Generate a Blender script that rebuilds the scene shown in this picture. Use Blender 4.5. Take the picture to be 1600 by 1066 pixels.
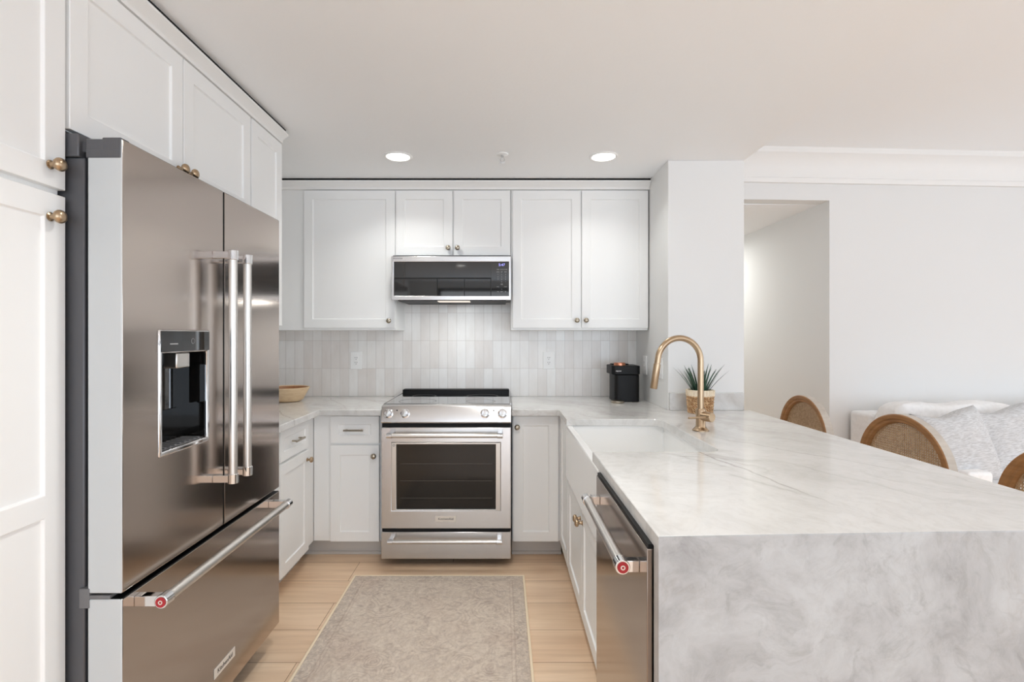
import bpy, bmesh, math, random
from mathutils import Vector, Matrix, noise
R = math.radians
random.seed(7)
for o in list(bpy.data.objects):
    bpy.data.objects.remove(o)
scn = bpy.context.scene
COL = scn.collection

# ------------------------------------------------------------------ camera, sky, light, exposure
H = 1.344                                   # eye height
cam_d = bpy.data.cameras.new('camera')
cam = bpy.data.objects.new('camera', cam_d); COL.objects.link(cam)
cam.location = (0, 0, H); cam.rotation_euler = (R(90), 0, 0)
cam_d.sensor_width = 36; cam_d.lens = 18.0
cam_d.shift_x = 16 / 1600; cam_d.shift_y = -7 / 1600
cam_d.clip_start = 0.02
scn.camera = cam
scn.view_settings.view_transform = 'Standard'
scn.view_settings.look = 'None'
scn.view_settings.gamma = 1
scn.view_settings.use_curve_mapping = False
scn.view_settings.exposure = 0.08
try:
    scn.cycles.use_denoising = True
    scn.cycles.max_bounces = 14
    scn.cycles.diffuse_bounces = 8
    scn.cycles.sample_clamp_indirect = 6
    scn.cycles.caustics_reflective = False
except Exception:
    pass
w = bpy.data.worlds.new('sky'); scn.world = w; w.use_nodes = True
bg = w.node_tree.nodes['Background']
bg.inputs[0].default_value = (0.90, 0.95, 1.0, 1); bg.inputs[1].default_value = 2.2

def area(name, loc, rot, sx, sy, power, col, shape='RECTANGLE', spread=180):
    d = bpy.data.lights.new(name, 'AREA'); d.shape = shape; d.size = sx; d.size_y = sy
    d.energy = power; d.color = col; d.spread = R(spread)
    o = bpy.data.objects.new(name, d); COL.objects.link(o); o.location = loc; o.rotation_euler = rot
    return o
DAY = (0.725, 0.95, 1.22)
WARM = (0.955, 0.96, 0.925)
area('daylight_window', (2.0, -2.9, 1.25), (R(90 + 40), 0, 0), 6.6, 2.0, 58, DAY)  # daylight at the rear window, tilted up as an added lift for the ceiling
area('daylight_side_window', (6.35, 0.6, 1.4), (R(90 + 35), 0, R(90)), 3.6, 1.9, 13, DAY)  # unseen side window's lamp, with the same added upward tilt

# ------------------------------------------------------------------ materials
def s2l(c):
    c = c / 255.0
    return c / 12.92 if c <= 0.04045 else ((c + 0.055) / 1.055) ** 2.4
def rgb(r, g, b): return (s2l(r), s2l(g), s2l(b), 1)
class NT:
    def __init__(s, m): s.t = m.node_tree; s.n = s.t.nodes; s.l = s.t.links
    def add(s, typ, **kw):
        n = s.n.new(typ)
        for k, v in kw.items(): setattr(n, k, v)
        return n
    def link(s, a, b): s.l.new(a, b)
def mat(name, col=(0.8, 0.8, 0.8, 1), rough=0.5, metal=0.0, spec=0.5, **kw):
    m = bpy.data.materials.new(name); m.use_nodes = True
    b = m.node_tree.nodes['Principled BSDF']
    b.inputs['Base Color'].default_value = col
    b.inputs['Roughness'].default_value = rough
    b.inputs['Metallic'].default_value = metal
    b.inputs['Specular IOR Level'].default_value = spec
    for k, v in kw.items(): b.inputs[k.replace('_', ' ')].default_value = v
    return m
def bsdf(m): return m.node_tree.nodes['Principled BSDF']
def coords(t, scale=(1, 1, 1), rot=(0, 0, 0), loc=(0, 0, 0)):
    tc = t.add('ShaderNodeTexCoord'); mp = t.add('ShaderNodeMapping')
    mp.inputs['Scale'].default_value = scale; mp.inputs['Rotation'].default_value = rot
    mp.inputs['Location'].default_value = loc
    t.link(tc.outputs['Object'], mp.inputs['Vector'])
    return mp.outputs['Vector']
def ramp(t, fac, stops):
    r = t.add('ShaderNodeValToRGB'); e = r.color_ramp.elements
    while len(e) < len(stops): e.new(0.5)
    for i, (p, c) in enumerate(stops):
        e[i].position = p; e[i].color = c
    t.link(fac, r.inputs['Fac']); return r.outputs['Color']
def tnoise(t, vec, scale, detail=4, rough=0.5, dist=0.0):
    n = t.add('ShaderNodeTexNoise'); n.inputs['Scale'].default_value = scale
    n.inputs['Detail'].default_value = detail; n.inputs['Roughness'].default_value = rough
    n.inputs['Distortion'].default_value = dist
    t.link(vec, n.inputs['Vector']); return n.outputs['Fac']
def bump(t, h, strength, dist, b):
    n = t.add('ShaderNodeBump'); n.inputs['Strength'].default_value = strength
    n.inputs['Distance'].default_value = dist
    t.link(h, n.inputs['Height']); t.link(n.outputs['Normal'], b.inputs['Normal'])
def mix(t, fac, a, b, mode='MIX'):
    n = t.add('ShaderNodeMix'); n.data_type = 'RGBA'; n.blend_type = mode
    for i, v in ((0, fac), (6, a), (7, b)):
        if hasattr(v, 'links'): t.link(v, n.inputs[i])
        else: n.inputs[i].default_value = v
    return n.outputs[2]
def math_n(t, op, a, b=None):
    n = t.add('ShaderNodeMath'); n.operation = op
    for i, v in ((0, a), (1, b)):
        if v is None: continue
        if hasattr(v, 'links'): t.link(v, n.inputs[i])
        else: n.inputs[i].default_value = v
    return n.outputs[0]

M = {}
def painted(name, col, rough, sc=90, st=0.06):
    m = mat(name, col, rough); t = NT(m)
    bump(t, tnoise(t, coords(t), sc, 3), st, 0.004, bsdf(m)); return m
M['wall'] = painted('wall_paint', rgb(229, 229, 228), 0.75)
M['ceiling'] = painted('ceiling_paint', rgb(247, 248, 249), 0.85, 60, 0.12)
M['cab'] = painted('cabinet_paint', rgb(241, 241, 240), 0.42, 30, 0.012)
M['trim'] = painted('trim_paint', rgb(238, 237, 235), 0.45, 30, 0.012)
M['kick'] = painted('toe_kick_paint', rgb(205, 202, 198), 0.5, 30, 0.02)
M['white'] = mat('white_plastic', rgb(248, 248, 247), 0.35)
M['ceramic'] = mat('fireclay', rgb(240, 240, 239), 0.16, Coat_Weight=0.4, Coat_Roughness=0.08)
M['black'] = mat('black_plastic', rgb(14, 13, 13), 0.45, spec=0.25)
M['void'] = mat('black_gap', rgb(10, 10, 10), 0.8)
M['gloss_black'] = mat('black_glass', rgb(20, 19, 18), 0.05, Coat_Weight=0.6)
M['oven_glass'] = mat('oven_glass', rgb(24, 22, 20), 0.07)
M['cooktop'] = mat('cooktop_glass', rgb(30, 28, 27), 0.04, Coat_Weight=1.0, Coat_Roughness=0.03, Coat_IOR=1.9)
M['grey'] = mat('grey_plastic', rgb(110, 109, 110), 0.45)
M['darkgrey'] = mat('dark_grey_metal', rgb(92, 92, 95), 0.42, 0.3)
M['doorside'] = mat('door_side_grey', rgb(196, 199, 200), 0.4)
M['red'] = mat('red_enamel', rgb(168, 28, 38), 0.25)
M['badge'] = mat('badge_plate', rgb(232, 224, 214), 0.35, 0.25)
M['ink'] = mat('dark_ink', rgb(42, 38, 36), 0.5)
M['print'] = mat('pale_print', rgb(165, 165, 165), 0.5)
M['slot'] = mat('socket_slot', rgb(70, 70, 70), 0.6)
M['rack'] = mat('oven_rack', rgb(95, 90, 85), 0.4, 0.6)

def steel(name, col, rough, axis='Z', aniso=0.75, rot=0.0):
    m = mat(name, col, rough, 1.0); b = bsdf(m); t = NT(m)
    b.inputs['Anisotropic'].default_value = aniso
    b.inputs['Anisotropic Rotation'].default_value = rot
    tg = t.add('ShaderNodeTangent'); tg.direction_type = 'RADIAL'; tg.axis = axis
    t.link(tg.outputs['Tangent'], b.inputs['Tangent'])
    sc = (3, 3, 900) if axis == 'Z' else (900, 900, 3)
    n = tnoise(t, coords(t, sc), 1.0, 2)
    r = t.add('ShaderNodeMapRange'); r.inputs[3].default_value = rough * 0.85; r.inputs[4].default_value = rough * 1.2
    t.link(n, r.inputs[0]); t.link(r.outputs[0], b.inputs['Roughness'])
    return m
M['steel'] = steel('brushed_steel', rgb(210, 208, 207), 0.25, rot=0.25)
M['fridge_steel'] = steel('fridge_steel', rgb(188, 177, 169), 0.15, aniso=0.6)
M['dw_steel'] = steel('dishwasher_steel', rgb(168, 155, 146), 0.14, aniso=0.5)
M['bar'] = mat('satin_bar', rgb(216, 212, 207), 0.33, 1.0)
M['chrome'] = mat('chrome', rgb(225, 225, 226), 0.08, 1.0)
M['bronze'] = mat('champagne_bronze', rgb(182, 158, 130), 0.28, 1.0)
M['nickel'] = mat('satin_nickel', rgb(176, 166, 150), 0.28, 1.0)
M['copper'] = mat('copper', rgb(206, 140, 110), 0.3, 0.9)
M['lens'] = mat('light_lens', (1, 1, 1, 1), 0.5)
bsdf(M['lens']).inputs['Emission Color'].default_value = (1, 0.96, 0.9, 1)
bsdf(M['lens']).inputs['Emission Strength'].default_value = 6.0
M['clock'] = mat('clock_digits', rgb(150, 150, 240), 0.5)
bsdf(M['clock']).inputs['Emission Color'].default_value = rgb(170, 165, 255)
bsdf(M['clock']).inputs['Emission Strength'].default_value = 0.9
M['lamp_strip'] = mat('hood_lamp', rgb(235, 225, 210), 0.4)
bsdf(M['lamp_strip']).inputs['Emission Color'].default_value = (1, 0.9, 0.78, 1)
bsdf(M['lamp_strip']).inputs['Emission Strength'].default_value = 0.6

def make_floor():
    m = mat('oak_floor', rough=0.42); b = bsdf(m); t = NT(m)
    v = coords(t, loc=(0.29, 0.005, 0))
    br = t.add('ShaderNodeTexBrick'); br.offset = 0.37; br.offset_frequency = 2
    br.inputs['Scale'].default_value = 1; br.inputs['Brick Width'].default_value = 1.5
    br.inputs['Row Height'].default_value = 0.2350; br.inputs['Mortar Size'].default_value = 0.0016
    br.inputs['Mortar Smooth'].default_value = 0.3; br.inputs['Bias'].default_value = 0
    br.inputs['Color1'].default_value = rgb(240, 214, 186); br.inputs['Color2'].default_value = rgb(233, 205, 175)
    br.inputs['Mortar'].default_value = rgb(150, 116, 86)
    t.link(v, br.inputs['Vector'])
    g = tnoise(t, coords(t, (1.2, 22, 1)), 1.6, 6, 0.6, 0.6)
    gc = ramp(t, g, [(0.3, rgb(238, 233, 228)), (0.62, rgb(255, 255, 255))])
    c = mix(t, 1.0, br.outputs['Color'], gc, 'MULTIPLY')
    k = tnoise(t, coords(t, (1.0, 3, 1)), 1.3, 2)
    kc = ramp(t, k, [(0.35, rgb(240, 232, 226)), (0.65, rgb(255, 255, 255))])
    c = mix(t, 1.0, c, kc, 'MULTIPLY')
    t.link(c, b.inputs['Base Color'])
    bump(t, math_n(t, 'SUBTRACT', 1.0, br.outputs['Fac']), 0.25, 0.002, b)
    return m
M['floor'] = make_floor()

def make_tile():
    m = mat('zellige_tile', rough=0.2); b = bsdf(m); t = NT(m)
    tc = t.add('ShaderNodeTexCoord'); sx = t.add('ShaderNodeSeparateXYZ'); cx = t.add('ShaderNodeCombineXYZ')
    t.link(tc.outputs['Object'], sx.inputs[0]); t.link(sx.outputs['X'], cx.inputs['X']); t.link(math_n(t, 'SUBTRACT', sx.outputs['Z'], 0.914), cx.inputs['Y'])
    br = t.add('ShaderNodeTexBrick'); br.offset = 0.0
    br.inputs['Scale'].default_value = 1; br.inputs['Brick Width'].default_value = 0.0648
    br.inputs['Row Height'].default_value = 0.2; br.inputs['Mortar Size'].default_value = 0.0014
    br.inputs['Mortar Smooth'].default_value = 0.4
    br.inputs['Color1'].default_value = rgb(248, 247, 245); br.inputs['Color2'].default_value = rgb(236, 231, 227)
    br.inputs['Mortar'].default_value = rgb(212, 208, 204)
    t.link(cx.outputs[0], br.inputs['Vector'])
    n = tnoise(t, coords(t, (16, 1, 5)), 1.0, 4, 0.6)
    nc = ramp(t, n, [(0.3, rgb(246, 244, 242)), (0.7, rgb(255, 255, 255))])
    t.link(mix(t, 1.0, br.outputs['Color'], nc, 'MULTIPLY'), b.inputs['Base Color'])
    wv = tnoise(t, coords(t, (30, 1, 12)), 1.0, 2)
    h = math_n(t, 'ADD', math_n(t, 'MULTIPLY', wv, 0.5), math_n(t, 'SUBTRACT', 1.0, br.outputs['Fac']))
    bump(t, h, 0.25, 0.003, b)
    return m
M['tile'] = make_tile()

VEINS = [((0.70, 2.02), (0.86, 1.28), 0.0022, 0.75), ((0.90, 2.20), (1.38, 1.52), 0.0022, 0.5), ((0.62, 1.84), (0.80, 1.80), 0.002, 0.4), ((1.05, 2.75), (1.42, 2.05), 0.003, 0.3), ((0.70, 1.62), (0.84, 1.36), 0.006, 0.35), ((0.98, 1.75), (1.15, 1.3), 0.004, 0.25), ((0.2, 3.5), (0.8, 3.2), 0.003, 0.4)]
def make_marble(name, warm=True, rough=0.12):
    m = mat(name, rough=rough); b = bsdf(m); t = NT(m)
    v0 = coords(t, (1, 1, 1), (0.2, 0.3, R(50)))
    wob = t.add('ShaderNodeTexNoise'); wob.inputs['Scale'].default_value = 1.7; wob.inputs['Detail'].default_value = 5
    t.link(v0, wob.inputs['Vector'])
    vm = t.add('ShaderNodeVectorMath'); vm.operation = 'MULTIPLY_ADD'
    t.link(wob.outputs['Color'], vm.inputs[0]); vm.inputs[1].default_value = (0.5, 0.5, 0.5); t.link(v0, vm.inputs[2])
    v = vm.outputs[0]
    if warm:
        mp = t.add('ShaderNodeMapping'); mp.inputs['Scale'].default_value = (0.75, 3.6, 2.0); t.link(v, mp.inputs['Vector']); vv = mp.outputs[0]
        base = ramp(t, tnoise(t, vv, 1.6, 7, 0.62), [(0.32, rgb(201, 199, 196)), (0.5, rgb(216, 215, 213)), (0.75, rgb(224, 223, 221))])
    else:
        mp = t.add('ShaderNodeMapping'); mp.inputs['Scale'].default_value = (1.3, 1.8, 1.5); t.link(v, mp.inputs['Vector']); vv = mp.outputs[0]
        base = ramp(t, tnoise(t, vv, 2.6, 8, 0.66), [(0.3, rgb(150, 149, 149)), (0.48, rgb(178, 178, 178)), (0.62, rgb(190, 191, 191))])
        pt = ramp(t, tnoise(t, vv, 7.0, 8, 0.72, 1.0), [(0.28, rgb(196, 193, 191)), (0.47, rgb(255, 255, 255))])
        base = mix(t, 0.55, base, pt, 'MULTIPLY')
    vn = tnoise(t, vv, 0.9 if warm else 1.6, 5, 0.55, 0.4)
    a = math_n(t, 'ABSOLUTE', math_n(t, 'SUBTRACT', vn, 0.5))
    vein = ramp(t, a, [(0.0, (1, 1, 1, 1)), (0.010, (0.25, 0.25, 0.25, 1)), (0.035, (0, 0, 0, 1))])
    brk = ramp(t, tnoise(t, v0, 2.2, 2), [(0.45, (0, 0, 0, 1)), (0.68, (1, 1, 1, 1))])
    fac = math_n(t, 'MULTIPLY', math_n(t, 'MULTIPLY', vein, brk), 0.55)
    c = mix(t, fac, base, rgb(158, 150, 143))
    if warm:
        wn = t.add('ShaderNodeTexNoise'); wn.inputs['Scale'].default_value = 7.0; wn.inputs['Detail'].default_value = 5
        raw = coords(t); t.link(raw, wn.inputs['Vector'])
        jit = math_n(t, 'MULTIPLY', math_n(t, 'SUBTRACT', wn.outputs['Fac'], 0.5), 0.075)
        sp_ = t.add('ShaderNodeSeparateXYZ'); t.link(raw, sp_.inputs[0])
        for (ax, ay), (bx, by), wd, st in VEINS:
            ax -= 0.9; bx -= 0.9; ay -= 2.0; by -= 2.0
            L_ = math.hypot(bx - ax, by - ay); ux, uy = (bx - ax) / L_, (by - ay) / L_
            qx = math_n(t, 'SUBTRACT', sp_.outputs['X'], ax); qy = math_n(t, 'SUBTRACT', sp_.outputs['Y'], ay)
            al = math_n(t, 'DIVIDE', math_n(t, 'ADD', math_n(t, 'MULTIPLY', qx, ux), math_n(t, 'MULTIPLY', qy, uy)), L_)
            ac = math_n(t, 'ABSOLUTE', math_n(t, 'ADD', math_n(t, 'SUBTRACT', math_n(t, 'MULTIPLY', qx, -uy), math_n(t, 'MULTIPLY', qy, -ux)), jit))
            core = ramp(t, math_n(t, 'DIVIDE', ac, wd * 6), [(0.0, (1, 1, 1, 1)), (0.17, (0.55, 0.55, 0.55, 1)), (0.35, (0.16, 0.16, 0.16, 1)), (1.0, (0, 0, 0, 1))])
            ends = ramp(t, al, [(0.0, (0, 0, 0, 1)), (0.12, (1, 1, 1, 1)), (0.75, (0.8, 0.8, 0.8, 1)), (1.0, (0, 0, 0, 1))])
            c = mix(t, math_n(t, 'MULTIPLY', math_n(t, 'MULTIPLY', core, ends), st), c, rgb(128, 120, 113))
    fl = tnoise(t, v, 26, 4, 0.7)
    c = mix(t, 0.35, c, ramp(t, fl, [(0.35, rgb(228, 226, 224)), (0.55, (1, 1, 1, 1))]), 'MULTIPLY')
    t.link(c, b.inputs['Base Color'])
    return m
M['marble'] = make_marble('quartzite_top', True)
M['marble_shaded'] = make_marble('quartzite_shaded', False, 0.3)  # same stone as the top, darkened to paint in the side's shade

def make_rug():
    m = mat('rug_pile', rough=0.95, spec=0.1); b = bsdf(m); t = NT(m)
    v = coords(t)
    n1 = tnoise(t, coords(t, (1, 1, 1)), 14, 5, 0.65, 1.8)
    vo = t.add('ShaderNodeTexVoronoi'); vo.feature = 'SMOOTH_F1'; vo.inputs['Scale'].default_value = 9.0; vo.inputs['Smoothness'].default_value = 0.4
    dn = t.add('ShaderNodeTexNoise'); dn.inputs['Scale'].default_value = 16; dn.inputs['Detail'].default_value = 4; t.link(v, dn.inputs['Vector'])
    dm = t.add('ShaderNodeVectorMath'); dm.operation = 'MULTIPLY_ADD'; t.link(dn.outputs['Color'], dm.inputs[0]); dm.inputs[1].default_value = (0.035, 0.035, 0); t.link(v, dm.inputs[2])
    t.link(dm.outputs[0], vo.inputs['Vector'])
    ring = math_n(t, 'SINE', math_n(t, 'MULTIPLY', vo.outputs['Distance'], 55.0))
    rg = ramp(t, ring, [(0.2, (0, 0, 0, 1)), (0.9, (1, 1, 1, 1))])
    base = ramp(t, n1, [(0.32, rgb(198, 183, 171)), (0.5, rgb(218, 204, 190)), (0.72, rgb(227, 214, 199))])
    pat = math_n(t, 'MULTIPLY', rg, ramp(t, tnoise(t, v, 5.5, 3, 0.6), [(0.4, (0, 0, 0, 1)), (0.62, (1, 1, 1, 1))]))
    base = mix(t, math_n(t, 'MULTIPLY', pat, 0.30), base, rgb(150, 130, 120))
    pk = ramp(t, tnoise(t, v, 3.0, 3), [(0.52, (0, 0, 0, 1)), (0.7, (1, 1, 1, 1))])
    base = mix(t, math_n(t, 'MULTIPLY', pk, 0.25), base, rgb(196, 168, 152))
    ff = ramp(t, tnoise(t, v, 60, 4, 0.75), [(0.38, rgb(222, 214, 208)), (0.58, (1, 1, 1, 1))])
    base = mix(t, 0.5, base, ff, 'MULTIPLY')
    # border bands measured from the edge (object space is centred on the rug)
    sx = t.add('ShaderNodeSeparateXYZ'); t.link(v, sx.inputs[0])
    ex = math_n(t, 'SUBTRACT', RUG_W / 2, math_n(t, 'ABSOLUTE', sx.outputs['X']))
    ey = math_n(t, 'SUBTRACT', RUG_L / 2, math_n(t, 'ABSOLUTE', sx.outputs['Y']))
    e = math_n(t, 'MINIMUM', ex, ey)
    band = ramp(t, e, [(0.0, (1, 1, 1, 1)), (0.010, (0, 0, 0, 1)), (0.066, (0, 0, 0, 1)), (0.069, (1, 1, 1, 1)), (0.074, (0, 0, 0, 1)), (0.082, (0, 0, 0, 1)), (0.085, (0.7, 0.7, 0.7, 1)), (0.089, (0, 0, 0, 1))])
    base = mix(t, math_n(t, 'MULTIPLY', band, 0.45), base, rgb(158, 128, 112))
    zone = ramp(t, e, [(0.0, (1, 1, 1, 1)), (0.072, (1, 1, 1, 1)), (0.076, (0, 0, 0, 1))])
    scroll = ramp(t, tnoise(t, v, 42, 3, 0.6, 2.5), [(0.46, (1, 1, 1, 1)), (0.5, (0, 0, 0, 1))])
    base = mix(t, math_n(t, 'MULTIPLY', math_n(t, 'MULTIPLY', zone, scroll), 0.35), base, rgb(165, 152, 142))
    t.link(base, b.inputs['Base Color'])
    bump(t, tnoise(t, v, 420, 2), 0.6, 0.004, b)
    return m
RUG_W, RUG_L = 0.955, 1.75
M['rug'] = make_rug()
M['binding'] = mat('rug_binding', rgb(238, 220, 192), 0.9)

def fabric(name, c1, c2, sc=(60, 240, 240), st=0.5, rough=0.9):
    m = mat(name, rough=rough, spec=0.2); b = bsdf(m); t = NT(m)
    n = tnoise(t, coords(t, sc), 1.0, 4, 0.6)
    t.link(ramp(t, n, [(0.35, c1), (0.62, c2)]), b.inputs['Base Color'])
    bump(t, tnoise(t, coords(t, (400, 400, 400)), 1.0, 2), st, 0.002, b)
    return m
M['sofa'] = fabric('sofa_slipcover', rgb(240, 240, 240), rgb(248, 248, 248), (30, 30, 30), 0.3)
M['linen'] = fabric('grey_linen', rgb(186, 186, 187), rgb(218, 219, 221), (26, 160, 230), 0.5)
M['seat'] = fabric('seat_linen', rgb(206, 198, 186), rgb(222, 215, 204), (200, 200, 200), 0.4)

def wood(name, c1, c2, sc=(6, 6, 40), rough=0.45):
    m = mat(name, rough=rough); b = bsdf(m); t = NT(m)
    n = tnoise(t, coords(t, sc), 1.0, 5, 0.6, 0.5)
    t.link(ramp(t, n, [(0.3, c1), (0.7, c2)]), b.inputs['Base Color']); return m
M['chair'] = wood('brown_wood', rgb(142, 98, 56), rgb(172, 124, 76))
M['rim'] = wood('washed_rim', rgb(178, 168, 156), rgb(198, 190, 180))
M['bowl_out'] = wood('pale_bowl_wood', rgb(214, 184, 146), rgb(230, 204, 168), (20, 20, 60))
M['bowl_in'] = wood('bowl_inside_wood', rgb(150, 100, 62), rgb(176, 124, 82), (20, 20, 60))
def make_cane():
    m = mat('cane_weave', rough=0.6); b = bsdf(m); t = NT(m)
    tc = t.add('ShaderNodeTexCoord'); sx = t.add('ShaderNodeSeparateXYZ'); t.link(tc.outputs['Object'], sx.inputs[0])
    per = 0.0115
    def tri(o):
        f = math_n(t, 'FRACT', math_n(t, 'DIVIDE', o, per))
        return math_n(t, 'ABSOLUTE', math_n(t, 'SUBTRACT', f, 0.5))
    a, c = tri(sx.outputs['Y']), tri(sx.outputs['Z'])
    hole = math_n(t, 'LESS_THAN', math_n(t, 'MAXIMUM', a, c), 0.25)
    t.link(math_n(t, 'SUBTRACT', 1.0, hole), b.inputs['Alpha'])
    n = tnoise(t, coords(t, (40, 90, 90)), 1.0, 3)
    t.link(ramp(t, n, [(0.35, rgb(166, 134, 98)), (0.65, rgb(196, 166, 130))]), b.inputs['Base Color'])
    return m
M['cane'] = make_cane()
M['basket'] = wood('woven_fibre', rgb(150, 104, 62), rgb(228, 196, 154), (50, 50, 50), 0.8)
M['basket_rim'] = wood('pale_fibre', rgb(222, 204, 176), rgb(238, 226, 206), (50, 50, 50), 0.8)
M['soil'] = painted('soil', rgb(60, 46, 36), 0.95, 90, 0.8)
M['leaf'] = wood('dark_leaf', rgb(30, 62, 48), rgb(58, 92, 66), (60, 60, 12), 0.4)

# ------------------------------------------------------------------ mesh building
class MB:
    """Collects shapes into one bmesh."""
    def __init__(s): s.b = bmesh.new()
    def face(s, vs, mi=0):
        f = s.b.faces.new(vs); f.material_index = mi; return f
    def v(s, *p): return s.b.verts.new(p)
    def box(s, x0, x1, y0, y1, z0, z1, mi=0):
        p = [s.v(x, y, z) for z in (z0, z1) for y in (y0, y1) for x in (x0, x1)]
        for q in ((0, 2, 3, 1), (4, 5, 7, 6), (0, 1, 5, 4), (2, 6, 7, 3), (0, 4, 6, 2), (1, 3, 7, 5)):
            s.face([p[i] for i in q], mi)
        return s
    def prism(s, poly, z0, z1, mi=0):
        a = [s.v(x, y, z0) for x, y in poly]; b = [s.v(x, y, z1) for x, y in poly]
        n = len(poly)
        s.face(a[::-1], mi); s.face(b, mi)
        for i in range(n): s.face([a[i], a[(i + 1) % n], b[(i + 1) % n], b[i]], mi)
        return s
    def sweep(s, prof, p0, p1, up=(0, 0, 1), mi=0):
        """profile of (side, height) pairs carried straight from p0 to p1"""
        p0, p1, up = Vector(p0), Vector(p1), Vector(up)
        d = (p1 - p0).normalized(); side = d.cross(up)
        ra = [s.b.verts.new(p0 + side * a + up * h) for a, h in prof]
        rb = [s.b.verts.new(p1 + side * a + up * h) for a, h in prof]
        n = len(prof)
        s.face(ra, mi); s.face(rb[::-1], mi)
        for i in range(n): s.face([ra[i], rb[i], rb[(i + 1) % n], ra[(i + 1) % n]], mi)
        return s
    def lathe(s, prof, origin=(0, 0, 0), axis=(0, 0, 1), n=32, cap=True, mi=0):
        """prof: (radius, distance along axis)"""
        ax = Vector(axis).normalized(); o = Vector(origin)
        u = ax.orthogonal().normalized(); w_ = ax.cross(u)
        rings = []
        for r, h in prof:
            if r < 1e-6: rings.append([s.b.verts.new(o + ax * h)])
            else: rings.append([s.b.verts.new(o + ax * h + (u * math.cos(2 * math.pi * i / n) + w_ * math.sin(2 * math.pi * i / n)) * r) for i in range(n)])
        for a, b in zip(rings, rings[1:]):
            if len(a) == 1 and len(b) == 1: continue
            for i in range(n):
                j = (i + 1) % n
                if len(a) == 1: s.face([a[0], b[i], b[j]], mi)
                elif len(b) == 1: s.face([a[i], a[j], b[0]], mi)
                else: s.face([a[i], a[j], b[j], b[i]], mi)
        if cap:
            if len(rings[0]) > 2: s.face(rings[0][::-1], mi)
            if len(rings[-1]) > 2: s.face(rings[-1], mi)
        return s
    def cyl(s, p0, p1, r, r2=None, n=24, mi=0):
        p0, p1 = Vector(p0), Vector(p1); d = p1 - p0
        return s.lathe([(r, 0), (r if r2 is None else r2, d.length)], p0, d, n, True, mi)
    def tube(s, pts, r, n=12, closed=False, mi=0):
        pts = [Vector(p) for p in pts]; m = len(pts)
        rad = r if hasattr(r, '__len__') else [r] * m
        t0 = (pts[1] - pts[0]).normalized(); u = t0.orthogonal().normalized(); rings = []
        for i, p in enumerate(pts):
            if closed: t = (pts[(i + 1) % m] - pts[i - 1]).normalized()
            else: t = (pts[min(i + 1, m - 1)] - pts[max(i - 1, 0)]).normalized()
            u = (u - t * u.dot(t)).normalized(); w_ = t.cross(u)
            rings.append([s.b.verts.new(p + (u * math.cos(2 * math.pi * k / n) + w_ * math.sin(2 * math.pi * k / n)) * rad[i]) for k in range(n)])
        for i in range(m if closed else m - 1):
            a, b = rings[i], rings[(i + 1) % m]
            for k in range(n): s.face([a[k], a[(k + 1) % n], b[(k + 1) % n], b[k]], mi)
        if not closed: s.face(rings[0][::-1], mi); s.face(rings[-1], mi)
        return s
    def slab_grid(s, us, vs, skip, place, t, mi=0):
        """solid plate from a grid of cells, some left open; place(u, v, depth) -> point"""
        A, B = {}, {}
        def g(d, i, j, dep):
            if (i, j) not in d: d[(i, j)] = s.b.verts.new(place(us[i], vs[j], dep))
            return d[(i, j)]
        ok = lambda i, j: 0 <= i < len(us) - 1 and 0 <= j < len(vs) - 1 and (i, j) not in skip
        for i in range(len(us) - 1):
            for j in range(len(vs) - 1):
                if not ok(i, j): continue
                q = [(i, j), (i + 1, j), (i + 1, j + 1), (i, j + 1)]
                s.face([g(A, *c, 0) for c in q], mi); s.face([g(B, *c, t) for c in q][::-1], mi)
                for (di, dj), (c0, c1) in (((0, -1), (0, 1)), ((1, 0), (1, 2)), ((0, 1), (2, 3)), ((-1, 0), (3, 0))):
                    if not ok(i + di, j + dj):
                        s.face([g(A, *q[c1], 0), g(A, *q[c0], 0), g(B, *q[c0], t), g(B, *q[c1], t)], mi)
        return s
    def shaker(s, w, h, t=0.02, st=0.058, rec=0.008, rails=(), x0=0, z0=0):
        """recessed-panel front in the XZ plane, facing -Y, back at y=0"""
        vs = [0, st] + [q for r in rails for q in r] + [h - st, h]; us = [0, st, w - st, w]
        P = lambda x, z, y: s.v(x0 + x, y, z0 + z)
        cache = {}
        def F(i, j):
            if (i, j) not in cache: cache[(i, j)] = P(us[i], vs[j], -t)
            return cache[(i, j)]
        for i in range(3):
            for j in range(len(vs) - 1):
                c = [F(i, j), F(i + 1, j), F(i + 1, j + 1), F(i, j + 1)]
                if i == 1 and j % 2 == 1:
                    b = 0.003
                    q = [P(us[1] + b, vs[j] + b, -t + rec), P(us[2] - b, vs[j] + b, -t + rec), P(us[2] - b, vs[j + 1] - b, -t + rec), P(us[1] + b, vs[j + 1] - b, -t + rec)]
                    for k in range(4): s.face([c[k], c[(k + 1) % 4], q[(k + 1) % 4], q[k]])
                    s.face(q)
                else: s.face(c)
        J = len(vs) - 1
        loop = [F(i, 0) for i in range(4)] + [F(3, j) for j in range(1, J + 1)] + [F(i, J) for i in (2, 1, 0)] + [F(0, j) for j in range(J - 1, 0, -1)]
        bk = [s.v(p.co.x, 0, p.co.z) for p in loop]; n = len(loop)
        for i in range(n): s.face([loop[(i + 1) % n], loop[i], bk[i], bk[(i + 1) % n]])
        s.face(bk)
        return s
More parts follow.
